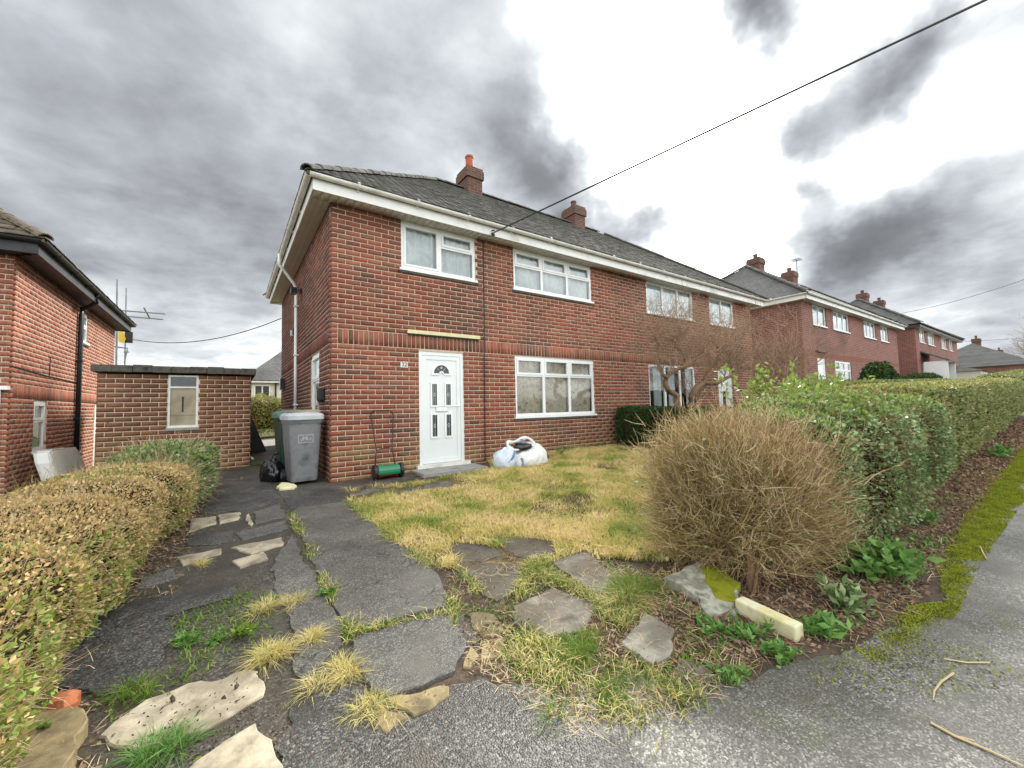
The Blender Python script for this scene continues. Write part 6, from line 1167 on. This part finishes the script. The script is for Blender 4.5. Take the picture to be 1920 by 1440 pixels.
# push mower leaning on the wall
mo = thing('push_mower', 'green push cylinder mower leaning on the wall with a tall dark handle', 'mower', (2.2, 6.68, .34)); MYY = 6.78
H = [PYY(x, y, MYY+dy) for x, y, dy in ((703, 879, -.10), (705.5, 843, -.02), (701, 815, .04), (696.6, 785.5, .10), (695.6, 777, .11), (699, 771, .12), (704, 769.5, .12), (729, 769.5, .12), (735, 772, .12), (737.5, 779, .11), (736.5, 810, .05), (735, 839, -.02), (741, 873, -.10))]
MB().tube(H, .0105, 8).build('handle', M['rust'], mo, smooth=True)
MB().tube([PYY(705.5, 846, MYY-.02), PYY(712, 842, MYY-.03), PYY(728, 840, MYY-.03), PYY(735, 842, MYY-.02)], .008, 6).build('handle_brace', M['rust'], mo)
cl_, cr_ = PYY(705, 889, MYY-.12), PYY(749, 880, MYY-.12); ax = (cr_-cl_)/np.linalg.norm(cr_-cl_); wL = np.linalg.norm(cr_-cl_)
cl_[2] = cr_[2] = float(tz(cl_[0], cl_[1]))+.13; Fm = Frame(tuple(cl_), tuple((cr_-cl_)/np.linalg.norm(cr_-cl_)), tuple(np.cross((cr_-cl_)/np.linalg.norm(cr_-cl_), (0, 0, 1))))
cow = MB(); arc = [(.105*math.cos(t), .105*math.sin(t)) for t in np.linspace(R(-25), R(160), 10)]; rings = []
for u in (.02, wL-.02): rings.append([Fm.pt(u, a, b_) for a, b_ in arc]+[Fm.pt(u, a*.92, b_*.92) for a, b_ in arc[::-1]])
cow.loft(rings); cow.build('cowl', M['mowgreen'], mo, smooth=False)
for u in (-.02, wL+.02):
    w_ = MB().tube([Fm.pt(u-.025, 0, 0), Fm.pt(u+.025, 0, 0)], .118, 20).build('wheel', M['black'], mo, bevel=.006); MB().tube([Fm.pt(u-.028, 0, 0), Fm.pt(u+.028, 0, 0)], .05, 12).build('hub', M['rust'], w_)
bl = MB()
for k in range(5):
    pts = []
    for t in np.linspace(0, 1, 7): a = 2*math.pi*k/5+t*1.2; pts.append(Fm.pt(.03+(wL-.06)*t, .085*math.cos(a), .085*math.sin(a)))
    bl.tube(pts, .010, 5)
bl.build('blade_reel', M['mowred'], mo); MB().tube([Fm.pt(0, -.09, -.09), Fm.pt(wL, -.09, -.09)], .025, 8).build('rear_roller', M['black'], mo)
# mattress against the neighbour's wall
mt = thing('mattress', 'pale grey mattress leaning against the orange brick wall', 'mattress', (-2.4, 11.4, -.45)); a_, lean = 10.75, R(14)
FMt = Frame((-2.72, 10.0, -.40), (0, 1, 0), (1, 0, 0)); mtm = MB()
def mq(u, t, z): return FMt.pt(u-.10*(z > .5), .10+.34*(1.32-z)/1.32+t, z)
rings = []
for (t, ins) in ((0, .02), (.03, 0), (.17, 0), (.20, .02)):
    ring = [mq(u, t, z) for u, z in [(ins, ins), (1.75-ins, ins-.05), (1.78-ins, .6), (1.55-ins, 1.16-ins), (1.45-ins, 1.26-ins), (.2+ins, 1.30-ins), (.06+ins, 1.26-ins), (ins, 1.1)]]; rings.append(ring)
mtm.loft(rings); mtm.build('mattress_body', M['mattress'], mt, bevel=.03)
bd = MB()
for t in (.02, .18):
    p = [mq(u, t, z) for u, z in [(0, 0), (1.75, -.05), (1.78, .6), (1.55, 1.16), (1.45, 1.26), (.2, 1.30), (.06, 1.26), (0, 1.1), (0, 0)]]; bd.tube(p, .016, 6)
bd.build('piping', M['mattside'], mt); 
for (u, z) in ((.0, .25), (.0, .42), (.0, .10)): lumpy('tear', tuple(mq(u-.01, .10, z)), .02, .05, .07, M['mattside'], int(z*100), 10, 14, parent=mt)
# scaffold tubes beyond the outbuilding
sc = thing('scaffold', 'scaffold tubes with a yellow sheet beyond the outbuilding roof', 'scaffold', (-3.3, 20, .4)); SY = 20
def P20(x, y, dy=0): return PYY(x, y, SY+dy)
MB().tube([P20(220, 524), P20(218, 690), np.array([-3.3, 20, .3])], .030, 8).build('upright', M['steel'], sc); MB().tube([P20(237, 540, 1.2), P20(234, 690, 1.2), np.array([-3.1, 21.2, .3])], .024, 8).build('upright', M['steel'], sc)
MB().tube([P20(225, 582), P20(310, 588.5)], .024, 8).build('rail', M['steel'], sc); MB().tube([P20(232, 592.5, .6), P20(306, 599, .6)], .024, 8).build('rail', M['steel'], sc); MB().tube([P20(270, 577, .1), P20(281, 597, .5)], .026, 8).build('brace', M['steel'], sc)
MB().tube([P20(214, 650), P20(240, 653)], .024, 6).build('rail', M['steel'], sc); MB().tube([P20(232, 660), P20(242, 660)], .02, 6).build('rail', M['steel'], sc); MB().tube([P20(233, 680), P20(239, 655)], .02, 6).build('brace', M['steel'], sc)
MB().add([P20(222, 622), P20(231, 621), P20(236, 636), P20(231, 644), P20(222, 640), P20(222, 622, .15), P20(231, 621, .3), P20(236, 636, .3), P20(231, 644, .2), P20(222, 640, .15)], [[0, 1, 2, 3, 4], [9, 8, 7, 6, 5], [0, 5, 6, 1], [1, 6, 7, 2], [2, 7, 8, 3], [3, 8, 9, 4], [4, 9, 5, 0]]).build('yellow_sheet', M['yellow'], sc)
MB().box(Frame(tuple(P20(236, 632, .2)), (1, 0, 0), (0, 1, 0)), -.03, .18, 0, .1, -.2, .2).build('clamp_box', M['black'], sc)
# board leaning on the outbuilding corner
p0 = np.array([.42, 12.2, .45]); tag(MB().add([p0, p0+[0, .9, 0], p0+[.38, .75, -.03], p0+[.42, .05, -.03], p0+[.03, 0, .95], p0+[.03, .85, .75], p0+[.05, .85, .72], p0+[.05, .0, .92]], [[0, 4, 5, 1], [3, 2, 6, 7], [0, 3, 7, 4], [1, 5, 6, 2], [4, 7, 6, 5], [0, 1, 2, 3]]).build('leaning_board', M['darkwood'], None), 'dark board leaning at the corner of the outbuilding', 'board')
# overhead wires
def wire(label, a, b_, sag, rad=.012, n=24):
    a, b_ = np.array(a, float), np.array(b_, float); pts = [a*(1-t)+b_*t-np.array([0, 0, sag*4*t*(1-t)]) for t in np.linspace(0, 1, n)]; return tag(MB().tube(pts, list(np.linspace(rad[0], rad[1], n)) if isinstance(rad, tuple) else rad, 6).build('overhead_wire', M['wire'], None), label, 'wire')
far = ray(2150, -143)*6.6+np.array([0, 0, CAMH]); wire('long dark overhead wire running from the eaves up to the top right', (4.21, 6.50, 4.85), far, .0, (.013, .024))
wire('thin wire sagging between the scaffold and the house', P20(236, 634), PYY(527, 597, 14.6), .42, .013)
wire('thin wire crossing the sky above the far houses', PYY(1692, 587, 8.5), ray(1990, 499)*22+np.array([0, 0, CAMH]), .25, .014)
wire('faint wire low in the sky at far right', PYY(1790, 640, 9.0), ray(2000, 622)*60+np.array([0, 0, CAMH]), .3, .02)
